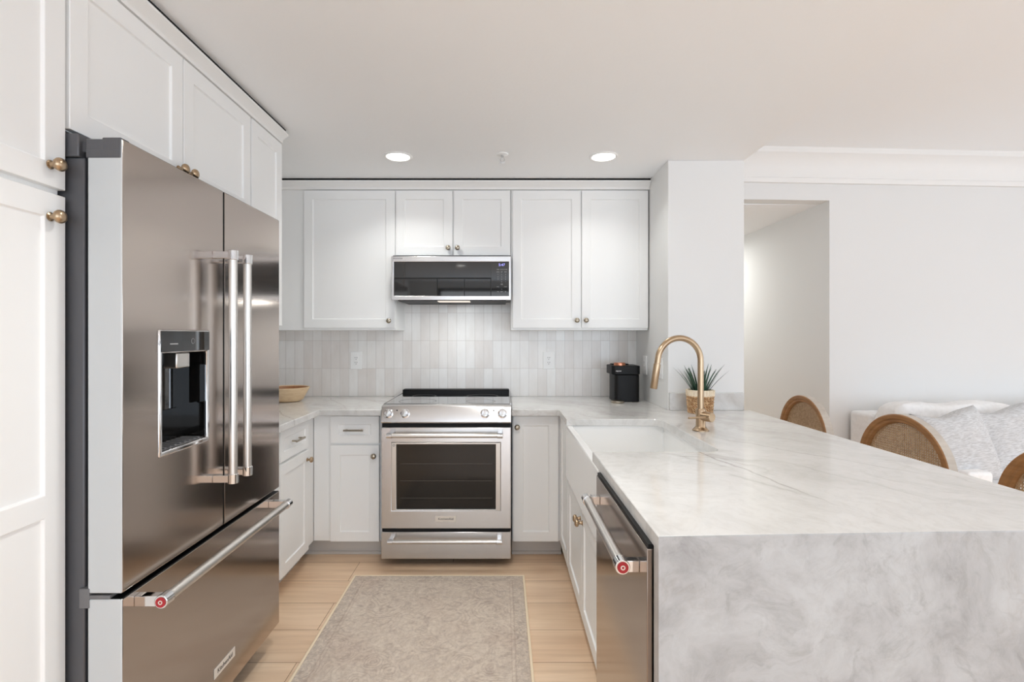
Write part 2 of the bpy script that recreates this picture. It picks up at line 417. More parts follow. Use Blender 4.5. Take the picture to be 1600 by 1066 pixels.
    def rbox(s, x0, x1, y0, y1, z0, z1, n=10, p=7.0, amp=0.0, fr=4.0, seed=0, sag=0.0):
        """soft cushion block"""
        c = Vector(((x0 + x1) / 2, (y0 + y1) / 2, (z0 + z1) / 2)); hx, hy, hz = (x1 - x0) / 2, (y1 - y0) / 2, (z1 - z0) / 2
        tmp = bmesh.new(); bmesh.ops.create_cube(tmp, size=2); bmesh.ops.subdivide_edges(tmp, edges=tmp.edges[:], cuts=n, use_grid_fill=True)
        mp = {}
        for v in tmp.verts:
            d = v.co.copy()
            k = (abs(d.x) ** p + abs(d.y) ** p + abs(d.z) ** p) ** (1 / p)
            d = d / k
            q = Vector((d.x * hx, d.y * hy, d.z * hz)) + c
            if amp:
                f = noise.noise_vector(q * fr + Vector((seed * 7.3, seed, 0))); q += f * amp
                q += noise.noise_vector(q * fr * 3.1 + Vector((seed, 3, 0))) * amp * 0.35
            mp[v] = s.b.verts.new(q)
        for f in tmp.faces: s.face([mp[v] for v in f.verts])
        tmp.free(); return s

def finish(name, mb, mats, parent=None, bev=0.0, seg=2, shift=None, sharp=38, world=True):
    me = bpy.data.meshes.new(name)
    off = Vector((0, 0, 0))
    if parent is not None and world:
        p = parent
        while p is not None: off -= p.location; p = p.parent
    if shift is not None: off -= Vector(shift)
    bmesh.ops.recalc_face_normals(mb.b, faces=mb.b.faces[:])
    if off.length: bmesh.ops.translate(mb.b, verts=mb.b.verts[:], vec=off)
    mb.b.to_mesh(me); mb.b.free()
    for m in (mats if isinstance(mats, (list, tuple)) else [mats]): me.materials.append(m)
    me.shade_smooth(); me.set_sharp_from_angle(angle=R(sharp))
    o = bpy.data.objects.new(name, me); COL.objects.link(o)
    if parent is not None: o.parent = parent
    if shift is not None: o.location = shift
    if bev:
        md = o.modifiers.new('edge', 'BEVEL'); md.width = bev; md.segments = seg; md.limit_method = 'ANGLE'; md.angle_limit = R(50)
    return o
def thing(name, label, cat, loc=(0, 0, 0), rotz=0.0, group=None):
    o = bpy.data.objects.new(name, None); COL.objects.link(o); o.empty_display_size = 0.05
    o.location = loc; o.rotation_euler = (0, 0, rotz); o['label'] = label; o['category'] = cat
    if group: o['group'] = group
    return o
def tag(o, label, cat, group=None):
    o['label'] = label; o['category'] = cat
    if group: o['group'] = group
    return o
def struct(name, mb, m, label=None, bev=0.0):
    o = finish(name, mb, m, bev=bev); o['kind'] = 'structure'
    if label: o['label'] = label; 
    return o
def copy_tree(o, parent=None):
    c = o.copy(); COL.objects.link(c)
    if parent is not None: c.parent = parent
    for ch in list(o.children): copy_tree(ch, c)
    return c
def text_mesh(body, size, ext, align):
    cu = bpy.data.curves.new('lettering', 'FONT'); cu.body = body; cu.size = size; cu.extrude = ext
    cu.align_x = align; cu.align_y = 'CENTER'
    o = bpy.data.objects.new('lettering', cu); COL.objects.link(o)
    bpy.context.view_layer.update()
    me = bpy.data.meshes.new_from_object(o.evaluated_get(bpy.context.evaluated_depsgraph_get()))
    bpy.data.objects.remove(o); bpy.data.curves.remove(cu)
    return me
def text(name, body, size, m, parent, loc, rot, ext=0.0004, align='CENTER', sx=1.0):
    """one mesh of lettering; body may be a list of (text, size, location)"""
    items = body if isinstance(body, list) else [(body, size, loc)]
    mb = MB(); rm = Matrix.Rotation(rot[2], 4, 'Z') @ Matrix.Rotation(rot[0], 4, 'X')
    for bd_, sz, lc in items:
        me = text_mesh(bd_, sz, ext, align)
        me.transform(Matrix.Translation(lc) @ rm @ Matrix.Diagonal((sx, 1, 1, 1)))
        mb.b.from_mesh(me); bpy.data.meshes.remove(me)
    return finish(name, mb, m, parent)
FRONT = (R(90), 0, 0)          # lettering that faces the camera
FACE_X = (R(90), 0, R(90))     # lettering on a face that looks along +X

# ------------------------------------------------------------------ the room
ZC, ZL = 2.378, 2.75           # kitchen ceiling and living-room ceiling
XL, YB = -1.71, 3.70           # left wall and back wall
CX0, CX1, CY = 0.974, 1.421, 3.0   # pillar
XR, YR = 6.5, -3.0
def far_y(x): return 3.89 + (x - 2.49) * 0.055
struct('floor', MB().box(XL - 0.1, XR + 0.1, YR - 0.1, 7.5, -0.06, 0), M['floor'])
struct('ceiling', MB().box(XL - 0.1, CX1, YR - 0.1, YB + 0.1, ZC, ZL + 0.1), M['ceiling'])
struct('ceiling_living', MB().prism([(CX1, YR - 0.1), (XR + 0.1, YR - 0.1), (XR + 0.1, far_y(XR) + 0.2), (CX1, far_y(CX1) + 0.2)], ZL, ZL + 0.1), M['ceiling'])
struct('wall_left', MB().box(XL - 0.1, XL, YR - 0.1, YB + 0.1, 0, ZC), M['wall'])
struct('wall_back', MB().box(XL, CX0, YB, YB + 0.12, 0, ZC), M['wall'])
struct('wall_pillar', MB().box(CX0, CX1, CY, far_y(CX1) + 0.1, 0, ZC), M['wall'], bev=0.004)
HX = 2.49
def wall_poly(x0, x1, t=0.12): return [(x0, far_y(x0)), (x1, far_y(x1)), (x1, far_y(x1) + t), (x0, far_y(x0) + t)]
wb = MB(); wb.prism(wall_poly(HX, XR), 0, ZL); wb.prism(wall_poly(CX1, HX), ZC, ZL)
struct('wall_far', wb, M['wall'])
struct('wall_hall_right', MB().box(HX, HX + 0.12, far_y(HX) + 0.12, 7.2, 0, ZC), M['wall'])
struct('wall_hall_left', MB().box(CX1 - 0.12, CX1, far_y(CX1) + 0.12, 7.2, 0, ZC), M['wall'])
struct('wall_hall_end', MB().box(CX1 - 0.12, HX + 0.12, 7.2, 7.3, 0, ZC), M['wall'])
struct('ceiling_hall', MB().box(CX1 - 0.12, HX + 0.12, far_y(HX) + 0.12, 7.3, ZC, ZC + 0.1), M['ceiling'])
# rear and right walls, with the window openings that bring in the daylight
rw = MB()
rw.slab_grid([XL, -1.2, 5.4, XR], [0, 0.15, 2.25, ZL], {(1, 1)}, lambda u, v, d: (u, YR - d, v), 0.12)
struct('wall_rear', rw, M['wall'])
sw = MB(); sw.slab_grid([YR, -1.2, 2.4, far_y(XR)], [0, 0.4, 2.4, ZL], {(1, 1)}, lambda u, v, d: (XR + d, u, v), 0.12)
struct('wall_right', sw, M['wall'])
def window(name, us, vs, place):
    o = struct(name, MB().slab_grid(us, vs, {(i, 1) for i in range(1, len(us) - 1, 2)}, place, 0.06), M['black'])
    return o
wu = [-1.2, -1.14, 0.98, 1.04, 3.16, 3.22, 5.34, 5.4]
window('window_1', wu, [0.15, 0.21, 2.19, 2.25], lambda u, v, d: (u, YR - 0.03 - d, v))
window('window_2', [-1.2, -1.14, 0.57, 0.63, 2.34, 2.4], [0.4, 0.46, 2.34, 2.4], lambda u, v, d: (XR + 0.03 + d, u, v))
# crown moulding and baseboard of the living-room wall
P = (CX1, far_y(CX1), 0); Q = (XR, far_y(XR), 0)
crown = [(0, 2.503), (0.022, 2.503), (0.026, 2.512), (0.026, 2.538), (0.018, 2.545), (0.018, 2.60), (0.028, 2.635), (0.05, 2.675), (0.072, 2.70), (0.085, 2.71), (0.085, ZL), (0, ZL)]
struct('trim_1', MB().sweep(crown, P, Q), M['trim'])
struct('baseboard_far', MB().sweep([(0, 0), (0.016, 0), (0.016, 0.12), (0.01, 0.135), (0, 0.135)], (HX, far_y(HX), 0), Q), M['trim'])
struct('baseboard_hall', MB().box(HX - 0.016, HX, far_y(HX) + 0.0, 7.2, 0, 0.13), M['trim'])
# glazed tile between counter and wall cabinets
struct('wall_backsplash', MB().box(XL, CX0 - 0.001, YB - 0.012, YB, 0.914, 1.62), M['tile'])

# ------------------------------------------------------------------ hardware
def knob_mb(x, y, z, d):
    """round knob with a collar, standing out along d"""
    return MB().lathe([(0, 0), (0.011, 0), (0.011, 0.002), (0.007, 0.004), (0.006, 0.013), (0.009, 0.016), (0.0145, 0.0185), (0.0165, 0.023), (0.0165, 0.026), (0.0145, 0.031), (0.009, 0.0345), (0, 0.0355)], (x, y, z), d, 24)
def pull_mb(x, z, y, L=0.118):
    b = MB(); b.box(x - L / 2, x + L / 2, y - 0.034, y - 0.025, z - 0.005, z + 0.005)
    for q in (-1, 1): b.box(x + q * (L / 2 - 0.014) - 0.005, x + q * (L / 2 - 0.014) + 0.005, y - 0.026, y, z - 0.004, z + 0.004)
    return b
T = 0.02
def cabinet(name, label, loc, rotz, w, d, z0, z1, fronts, kick=False, kx=0.0, group=None, extra=None, cat='cabinet', top=None):
    """local x runs along the front, y into the wall; fronts stand 2 cm proud of y=0"""
    t = thing(name, label, cat, loc, rotz, group)
    b = MB(); b.box(0, w, 0, d, z0, z1)
    if extra: extra(b)
    finish('body', b, M['cab'], t, bev=0.0012, seg=1, world=False)
    if kick:
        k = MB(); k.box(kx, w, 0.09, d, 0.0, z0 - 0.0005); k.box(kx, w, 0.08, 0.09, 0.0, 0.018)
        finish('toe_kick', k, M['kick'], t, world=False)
    for f in fronts:
        nm = f.get('name', 'door')
        mb = MB().shaker(f['x1'] - f['x0'], f['z1'] - f['z0'], T, f.get('st', 0.058), rails=f.get('rails', ()), x0=f['x0'], z0=f['z0'])
        dr = finish(nm, mb, M['cab'], t, bev=0.0015, seg=2, world=False)
        if 'knob' in f:
            finish('knob', knob_mb(f['knob'][0], -T, f['knob'][1], (0, -1, 0)), f.get('mat', M['bronze']), dr, world=False)
        if 'pull' in f:
            finish('handle', pull_mb(f['pull'][0], f['pull'][1], -T), M['nickel'], dr, bev=0.0015, world=False)
    return t
LR = R(90)      # fronts that look along +X
PR = R(-90)     # fronts that look along -X
ZT = 2.306      # top of wall-cabinet doors
XF = -1.10      # door plane of the left bank
# left bank -----------------------------------------------------------------
PY0, PY1 = 0.68, 1.292
cabinet('pantry_cabinet', 'tall white pantry cabinet left of the refrigerator with two round brass knobs', (XF - T, PY0, 0), LR, PY1 - PY0, 0.585, 0.115, 2.32,
        [dict(x0=0.003, x1=PY1 - PY0 - 0.001, z0=1.711, z1=ZT, knob=(PY1 - PY0 - 0.045, 1.763)),
         dict(x0=0.003, x1=PY1 - PY0 - 0.001, z0=0.118, z1=1.695, rails=((0.787, 0.842),), knob=(PY1 - PY0 - 0.045, 1.636))], kick=True)
FY0, FY1 = 1.296, 2.246
cabinet('wall_cabinet', 'white two-door wall cabinet directly above the refrigerator', (XF - T, FY0, 0), LR, FY1 - FY0, 0.585, 1.872, 2.32,
        [dict(x0=0.008, x1=0.471, z0=1.874, z1=ZT, knob=(0.471 - 0.025, 1.915)),
         dict(x0=0.476, x1=0.946, z0=1.874, z1=ZT, knob=(0.476 + 0.025, 1.915))])
cabinet('wall_cabinet', 'narrow tall white wall cabinet at the far side of the refrigerator, one plain door', (XF - T, 2.25, 0), LR, 0.315, 0.585, 1.386, 2.32,
        [dict(x0=0.004, x1=0.313, z0=1.398, z1=ZT)])
LB0, LB1 = 2.255, 3.078
cabinet('base_cabinet', 'white base cabinet against the left wall just past the refrigerator, drawer over door', (-1.132, LB0, 0), LR, LB1 - LB0, 0.573, 0.115, 0.876,
        [dict(name='drawer', x0=2.575 - LB0, x1=2.950 - LB0, z0=0.708, z1=0.868, st=0.045, pull=(2.76 - LB0, 0.79)),
         dict(x0=2.575 - LB0, x1=2.950 - LB0, z0=0.118, z1=0.694, knob=(2.950 - LB0 - 0.025, 0.64), mat=M['bronze'])], kick=True)
# back wall -------------------------------------------------------------------
YU = 3.37
UC = 'white wall cabinets along the back wall'
cabinet('wall_cabinet', 'wide single-door white wall cabinet left of the microwave', (XL + 0.001, YU + T, 0), 0, -0.700 - XL, YB - YU - T - 0.001, 1.386, 2.32,
        [dict(x0=-1.304 - XL, x1=-0.705 - XL, z0=1.400, z1=ZT, knob=(-0.705 - XL - 0.036, 1.447), mat=M['nickel'])])
cabinet('wall_cabinet', 'short two-door white wall cabinet above the microwave', (-0.698, YU + T, 0), 0, 0.756, YB - YU - T - 0.001, 1.866, 2.32,
        [dict(x0=0.002, x1=0.373, z0=1.878, z1=ZT, knob=(0.373 - 0.026, 1.925), mat=M['nickel']),
         dict(x0=0.382, x1=0.753, z0=1.878, z1=ZT, knob=(0.382 + 0.026, 1.925), mat=M['nickel'])])
cabinet('wall_cabinet', 'tall two-door white wall cabinet right of the microwave, beside the pillar', (0.061, YU + T, 0), 0, 0.905, YB - YU - T - 0.001, 1.386, 2.32,
        [dict(x0=0.011, x1=0.458, z0=1.400, z1=ZT, knob=(0.458 - 0.026, 1.45), mat=M['nickel']),
         dict(x0=0.466, x1=0.903, z0=1.400, z1=ZT, knob=(0.466 + 0.026, 1.45), mat=M['nickel'])])
# crown boards over both banks
cp = [(0, 2.312), (-0.022, 2.312), (-0.022, 2.326), (-0.030, 2.334), (-0.048, 2.353), (-0.052, 2.355), (-0.052, 2.364), (0, 2.364)]
struct('trim_2', MB().sweep([(-a, h - (0.006 if h > 2.35 else 0)) for a, h in cp], (XF - T, 0.68, 0), (XF - T, 2.566, 0)), M['trim'])
struct('trim_3', MB().sweep([(-a, h) for a, h in cp], (-1.71, YU + T, 0), (0.973, YU + T, 0)), M['trim'])
struct('gap_shade_left', MB().box(XF - T - 0.20, XF - T + 0.040, 0.68, 2.56, 2.3582, ZC - 0.0005), M['void'])  # black strip standing in for the shade above the left crown
struct('gap_shade_back', MB().box(-1.70, 0.972, YU + T - 0.044, YU + T + 0.2, 2.3642, ZC - 0.0005), M['void'])  # black strip standing in for the shade above the back crown
YD = 3.08
BX0 = -1.131
cabinet('base_cabinet', 'white base cabinet with drawer and door immediately left of the range', (BX0, YD, 0), 0, -0.712 - BX0, YB - YD - 0.001, 0.115, 0.876,
        [dict(name='drawer', x0=-1.025 - BX0, x1=-0.733 - BX0, z0=0.706, z1=0.868, st=0.05, pull=(-0.88 - BX0, 0.787)),
         dict(x0=-1.025 - BX0, x1=-0.733 - BX0, z0=0.118, z1=0.694, knob=(-0.762 - BX0, 0.632), mat=M['nickel'])], kick=True, kx=-0.088)
cabinet('base_cabinet', 'narrow one-door white base cabinet between the range and the sink counter', (0.062, YD, 0), 0, 0.305, YB - YD - 0.001, 0.115, 0.876,
        [dict(x0=0.006, x1=0.278, z0=0.118, z1=0.868, knob=(0.030, 0.805), mat=M['nickel'])], kick=True)
# peninsula cabinets ---------------------------------------------------------
PX = 0.348
def sink_sides(b):
    b.box(0.0, 0.018, 0, 0.55, 0.6055, 0.876)
    b.box(0.90, 0.918, 0, 0.55, 0.6055, 0.876)
cabinet('sink_cabinet', 'white two-door sink base cabinet beneath the apron sink', (PX + T, 2.70, 0), PR, 0.935, 0.56, 0.115, 0.600,
        [dict(x0=0.004, x1=0.457, z0=0.118, z1=0.594, knob=(0.457 - 0.02, 0.54)), dict(x0=0.462, x1=0.915, z0=0.118, z1=0.594, knob=(0.462 + 0.03, 0.54))],
        kick=True, extra=lambda b: b.box(0.917, 0.934, -0.018, 0.55, 0.6005, 0.876))
cabinet('base_cabinet', 'slim white corner base cabinet between the sink and the back cabinets', (PX + T, 3.078, 0), PR, 0.374, 0.56, 0.115, 0.876,
        [dict(x0=0.03, x1=0.366, z0=0.118, z1=0.868)], kick=True)
struct('wall_peninsula', MB().box(0.95, 0.975, 1.165, 3.0, 0, 0.877), M['cab'])

# ------------------------------------------------------------------ counters
ZK, TK = 0.914, 0.035
ct = thing('countertop', 'L-shaped pale stone countertop left of the range, in the corner behind the refrigerator', 'countertop', (-1.39, 2.9, ZK - TK))
finish('slab', MB().prism([(XL + 0.001, 2.252), (-1.071, 2.252), (-1.071, 3.0), (-0.708, 3.0), (-0.708, YB - 0.0125), (XL + 0.001, YB - 0.0125)], ZK - TK, ZK), M['marble'], ct, bev=0.003)
pc = thing('countertop', 'large pale stone peninsula countertop with waterfall end, holding the sink and faucet', 'countertop', (0.9, 2.0, ZK - TK))
X0, X1, F0, F1 = 0.338, 1.45, 1.1026, 1.147
SX, S0, S1 = 0.825, 1.91, 2.667
def arc(cx, cy, r, a0, a1, n=7): return [(cx + r * math.cos(R(a0 + (a1 - a0) * i / n)), cy + r * math.sin(R(a0 + (a1 - a0) * i / n))) for i in range(n + 1)]
poly = [(0.060, YB - 0.0125), (0.060, 3.0), (X0, 3.0), (X0, S1)] + arc(SX - 0.06, S1 - 0.06, 0.06, 90, 0) + arc(SX - 0.06, S0 + 0.06, 0.06, 0, -90) + \
       [(X0, S0), (X0, F0), (X1, F1), (X1, CY - 0.001), (CX0 - 0.001, CY - 0.001), (CX0 - 0.001, YB - 0.0125)]
ps = finish('slab', MB().prism(poly, ZK - TK, ZK), [M['marble'], M['marble_shaded']], pc)
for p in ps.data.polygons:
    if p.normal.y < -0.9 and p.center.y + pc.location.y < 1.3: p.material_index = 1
bw_ = ps.data.attributes.new('bevel_weight_edge', 'FLOAT', 'EDGE')
for e_ in ps.data.edges:
    za, zb = (ps.data.vertices[i].co.z for i in e_.vertices)
    bw_.data[e_.index].value = 1.0 if min(za, zb) > TK * 0.5 else 0.0
md = ps.modifiers.new('edge', 'BEVEL'); md.width = 0.0035; md.segments = 3; md.limit_method = 'WEIGHT'
finish('waterfall_panel', MB().prism([(X0, F0), (X1, F1), (X1, F1 + TK), (X0, F0 + TK)], 0.0, ZK - TK), M['marble_shaded'], pc)
finish('upstand', MB().box(CX0 + 0.004, CX1 - 0.01, CY - 0.021, CY - 0.001, ZK + 0.0003, ZK + 0.102), M['marble'], pc, bev=0.002)

# sink
AX, A0, A1 = 0.336, 1.79, 2.697
sk = thing('farmhouse_sink', 'white apron-front farmhouse sink set into the peninsula', 'sink', (0.6, 2.25, 0.605))
b = MB()
ox0, ox1, oz0, oz1 = AX, 0.875, 0.606, 0.8785
ix0, ix1, iy0, iy1, iz = AX + 0.034, 0.845, S0 - 0.012, S1 + 0.012, 0.655
O = [b.v(x, y, oz0) for x, y in ((ox0, A0), (ox1, A0), (ox1, A1), (ox0, A1))]; Ot = [b.v(v.co.x, v.co.y, oz1) for v in O]
I = [b.v(x, y, oz1) for x, y in ((ix0, iy0), (ix1, iy0), (ix1, iy1), (ix0, iy1))]; Ib = [b.v(v.co.x, v.co.y, iz) for v in I]
b.face(O[::-1]); b.face(Ib)
for i in range(4):
    j = (i + 1) % 4
    b.face([O[i], O[j], Ot[j], Ot[i]]); b.face([Ot[i], Ot[j], I[j], I[i]]); b.face([I[i], I[j], Ib[j], Ib[i]])
finish('basin', b, M['ceramic'], sk, bev=0.012, seg=4)
finish('drain', MB().lathe([(0, 0), (0.045, 0), (0.045, 0.003), (0.036, 0.004), (0.032, 0.0015), (0, 0.0015)], (0.62, 2.29, iz + 0.0003), (0, 0, 1), 28), M['chrome'], sk)

# faucet
fx, fy = 0.909, 2.34
fa = thing('kitchen_faucet', 'champagne bronze gooseneck faucet beside the sink', 'faucet', (fx, fy, ZK))
finish('base', MB().lathe([(0, 0), (0.036, 0), (0.036, 0.005), (0.031, 0.009), (0.025, 0.015), (0.0215, 0.02), (0.0215, 0.095), (0.019, 0.10), (0, 0.10)], (fx, fy, ZK + 0.0003), (0, 0, 1), 32), M['bronze'], fa)
rr = 0.105; zt = ZK + 0.436 - rr - 0.013
dx, dy = -0.985, -0.17
pts = [(fx, fy, ZK + 0.095 + i * (zt - ZK - 0.095) / 6) for i in range(7)]
for i in range(1, 25):
    a = math.pi * 0.97 * i / 24; r_ = rr * (1 - math.cos(a)); pts.append((fx + dx * r_, fy + dy * r_, zt + rr * math.sin(a)))
e = Vector(pts[-1]); d = (e - Vector(pts[-2])).normalized()
finish('spout', MB().tube(pts + [tuple(e + d * 0.018)], 0.0135, 20), M['bronze'], fa)
finish('spray_head', MB().lathe([(0.0125, 0), (0.0125, 0.0025), (0.0158, 0.0035), (0.0158, 0.112), (0.0135, 0.116), (0.0, 0.116)], e + d * 0.0185, d, 24), M['bronze'], fa)
hd = Vector((0.50, -0.87, 0)).normalized(); ho = Vector((fx, fy, ZK + 0.068))
hm = MB(); hm.cyl(ho + hd * 0.010, ho + hd * 0.062, 0.0215, n=28)
finish('handle', hm, M['bronze'], fa, bev=0.002)
ld = Vector((-0.96, -0.28, 0.0)).normalized(); lo = ho + hd * 0.046
finish('lever', MB().tube([lo + ld * 0.0195, lo + ld * 0.06, lo + ld * 0.108], [0.005, 0.0045, 0.004], 12), M['bronze'], fa)

# ------------------------------------------------------------------ refrigerator
fr = thing('refrigerator', 'stainless steel french-door refrigerator with water dispenser, left side of kitchen', 'refrigerator', (-1.33, 1.756, 0))
FX = -0.962; FT = 0.088; y0, y1, ys = 1.297, 2.215, 1.772
ZD0, ZD1 = 0.692, 1.846
finish('body', MB().box(-1.70, FX - FT - 0.012, y0 + 0.006, y1 - 0.006, 0.06, 1.80), M['darkgrey'], fr, bev=0.004)
finish('base_grille', MB().box(-1.66, FX - FT - 0.02, y0 + 0.02, y1 - 0.02, 0.0, 0.0595), M['black'], fr)
DY0, DY1, DZ0, DZ1, DZM = 1.437, 1.676, 1.006, 1.361, 1.300
place = lambda u, v, d: (FX - d, u, v)
def two_tone(o):
    """steel on the face, light grey on the near side"""
    o.data.materials.append(M['doorside'])
    o.data.materials.append(M['black'])  # black on the other sides paints the shade in the door gaps
    for p in o.data.polygons:
        if abs(p.normal.x) < 0.5: p.material_index = 1 if p.center.y + fr.location.y < y0 + 0.01 else 2
left = finish('door', MB().slab_grid([y0, DY0, DY1, ys - 0.002], [ZD0, DZ0, DZ1, ZD1], {(1, 1)}, place, FT), M['fridge_steel'], fr, bev=0.004, seg=3)
two_tone(left); left['label'] = 'near fridge door with water dispenser'
right = finish('door', MB().slab_grid([ys + 0.003, y1], [ZD0, ZD1], set(), place, FT), M['fridge_steel'], fr, bev=0.004, seg=3)
two_tone(right); right['label'] = 'far plain fridge door'
fz = finish('freezer_drawer', MB().slab_grid([y0, y1], [0.108, 0.678], set(), place, FT), M['fridge_steel'], fr, bev=0.004, seg=3)
two_tone(fz)
hg = MB(); hg.box(FX - FT - 0.004, FX - 0.002, y0 - 0.001, y0 + 0.05, ZD1 - 0.05, ZD1 - 0.018); hg.box(FX - 0.05, FX - 0.002, y0 - 0.0014, y0 + 0.03, ZD1 - 0.03, ZD1 + 0.003)
hg.box(FX - FT - 0.004, FX - 0.0455, y0 - 0.0012, y0 + 0.05, ZD1 - 0.03, ZD1 - 0.001); hg.box(FX - 0.30, FX - 0.046, y0 + 0.012, y0 + 0.06, ZD1 - 0.03, ZD1 - 0.001); hg.box(FX - 0.30, FX - 0.11, y0 + 0.0, y0 + 0.12, ZD1 - 0.045, ZD1 + 0.014)
finish('hinge_cover', hg, M['darkgrey'], fr, bev=0.003)
h2 = MB(); h2.box(FX - 0.28, FX - 0.05, y1 - 0.10, y1 - 0.002, ZD1 - 0.045, ZD1 + 0.012)
finish('hinge_cover', h2, M['darkgrey'], fr, bev=0.003)
h3 = MB(); h3.box(FX - FT - 0.016, FX - 0.03, y0 - 0.001, y0 + 0.03, 0.6785, 0.6875); h3.box(FX - FT - 0.02, FX - FT + 0.006, y0 - 0.002, y0 + 0.03, 0.655, 0.705)
finish('hinge', h3, M['grey'], fr, bev=0.002)
# dispenser
dp = finish('dispenser', MB().slab_grid([DY0 - 0.003, DY0 + 0.010, DY1 - 0.010, DY1 + 0.003], [DZ0 - 0.003, DZ0 + 0.012, DZM - 0.004, DZ1 + 0.003], {(1, 1)}, lambda u, v, d: (FX + 0.004 - d, u, v), 0.012), M['chrome'], fr, bev=0.004)
dpan = finish('control_panel', MB().box(FX + 0.0042, FX + 0.0062, DY0 + 0.001, DY1 - 0.001, DZM, DZ1 - 0.001), M['gloss_black'], dp, bev=0.0008)
cv = MB(); cv.slab_grid([DY0 + 0.003, DY1 - 0.003], [DZ0 + 0.003, DZM], set(), lambda u, v, d: (FX - 0.078 - d, u, v), 0.004)
cv.box(FX - 0.078, FX - 0.009, DY0 + 0.003, DY0 + 0.006, DZ0 + 0.003, DZM); cv.box(FX - 0.078, FX - 0.009, DY1 - 0.006, DY1 - 0.003, DZ0 + 0.003, DZM)
cv.box(FX - 0.078, FX - 0.009, DY0 + 0.006, DY1 - 0.006, DZM - 0.003, DZM)
finish('recess', cv, M['gloss_black'], dp)
finish('nozzle', MB().box(FX - 0.055, FX - 0.012, 1.535, 1.60, DZM - 0.052, DZM - 0.004), M['bar'], dp, bev=0.004)
finish('paddle', MB().box(FX - 0.07, FX - 0.060, 1.50, 1.61, DZM - 0.18, DZM - 0.045), M['gloss_black'], dp, bev=0.003)
tr = MB(); tr.box(FX - 0.076, FX - 0.010, DY0 + 0.008, DY1 - 0.008, DZ0 + 0.004, DZ0 + 0.012)
for i in range(9): tr.box(FX - 0.072, FX - 0.014, DY0 + 0.02 + i * 0.0235, DY0 + 0.030 + i * 0.0235, DZ0 + 0.012, DZ0 + 0.016)
finish('drip_tray', tr, M['grey'], dp)
finish('icon', MB().lathe([(0.0085, 0), (0.0085, 0.0003), (0.0075, 0.0003), (0.0075, 0)], (FX + 0.0063, 1.585, 1.33), (1, 0, 0), 24, cap=False), M['print'], dp)
finish('icon', MB().box(FX + 0.0063, FX + 0.0066, 1.475, 1.512, 1.321, 1.324), M['print'], dp)
# handles
def bar_handle(root, a, b_, out, r=0.0135, medallion=None, name='handle', drop=(0, 0, 0)):
    """tubular handle with square brackets; a, b_ are the bar ends, out is the vector from face to bar"""
    a, b_, out = Vector(a), Vector(b_), Vector(out); d = (b_ - a).normalized()
    o = finish(name, MB().cyl(a + d * 0.004, b_ - d * 0.004, r, n=28), M['bar'], root)
    for e, sg in ((a, 1), (b_, -1)):
        c = MB(); c.cyl(e, e + d * sg * 0.032, r * 1.22, n=28)
        u = out.normalized(); s_ = d.cross(u)
        L = out.length
        pts = [e + d * sg * q + s_ * k * r * 0.95 - u * m for m in (r * 0.3, L) for k in (-1, 1) for q in (0.004, 0.028)]
        vs = [c.b.verts.new(p) for p in pts]
        for q in ((0, 2, 3, 1), (4, 5, 7, 6), (0, 1, 5, 4), (2, 6, 7, 3), (0, 4, 6, 2), (1, 3, 7, 5)): c.face([vs[i] for i in q])
        finish('bracket', c, M['chrome'], o, bev=0.0015)
    if medallion:
        m = MB(); m.lathe([(0, 0), (r * 0.92, 0), (r * 0.92, 0.0015), (0, 0.0015)], a - d * 0.0002, -d, 28)
        k = finish('medallion', m, M['red'], o)
        k['label'] = 'red round end medallion'
        finish('medallion_ring', MB().lathe([(r * 0.22, 0), (r * 0.22, 0.0008), (r * 0.38, 0.0008), (r * 0.38, 0)], a - d * 0.0018, -d, 24, cap=False), M['badge'], o)
    return o
OUT = 0.062
bar_handle(fr, (FX + OUT, 1.715, 0.853), (FX + OUT, 1.715, 1.632), (OUT, 0, 0))
bar_handle(fr, (FX + OUT, 1.812, 0.853), (FX + OUT, 1.812, 1.632), (OUT, 0, 0))
bar_handle(fr, (FX + 0.072, 1.336, 0.65), (FX + 0.072, 2.14, 0.65), (0.072, 0, 0), 0.0145, medallion=True)
bd = finish('badge', MB().box(FX, FX + 0.003, 1.71, 1.842, 0.196, 0.230), M['badge'], fr, bev=0.001)
text('lettering', 'KitchenAid', 0.0215, M['ink'], bd, (FX + 0.0032, 1.776, 0.213), FACE_X)

# ------------------------------------------------------------------ range
RX0, RX1, RY = -0.7045, 0.0555, 2.985
rg = thing('range', 'stainless steel slide-in electric range below the microwave', 'stove', ((RX0 + RX1) / 2, 3.3, 0))
finish('body', MB().box(RX0, RX1, RY + 0.036, YB - 0.014, 0.045, 0.925), M['darkgrey'], rg)
for x in (RX0 + 0.05, RX1 - 0.05):
    for y in (RY + 0.16, YB - 0.08): finish('foot', MB().cyl((x, y, 0), (x, y, 0.0445), 0.018), M['black'], rg)
cpn = MB(); prof = [(RY + 0.002, 0.838), (RY - 0.002, 0.846), (RY + 0.016, 0.930), (RY + 0.022, 0.938), (RY + 0.060, 0.942), (RY + 0.060, 0.9255), (RY + 0.035, 0.9255), (RY + 0.035, 0.838)]
va = [cpn.v(RX0, y, z) for y, z in prof]; vb = [cpn.v(RX1, y, z) for y, z in prof]
cpn.face(va[::-1]); cpn.face(vb)
for i in range(len(prof)): cpn.face([va[i], va[(i + 1) % len(prof)], vb[(i + 1) % len(prof)], vb[i]])
finish('control_panel', cpn, M['steel'], rg, bev=0.002)
cpd = Vector((0, -0.978, 0.21))
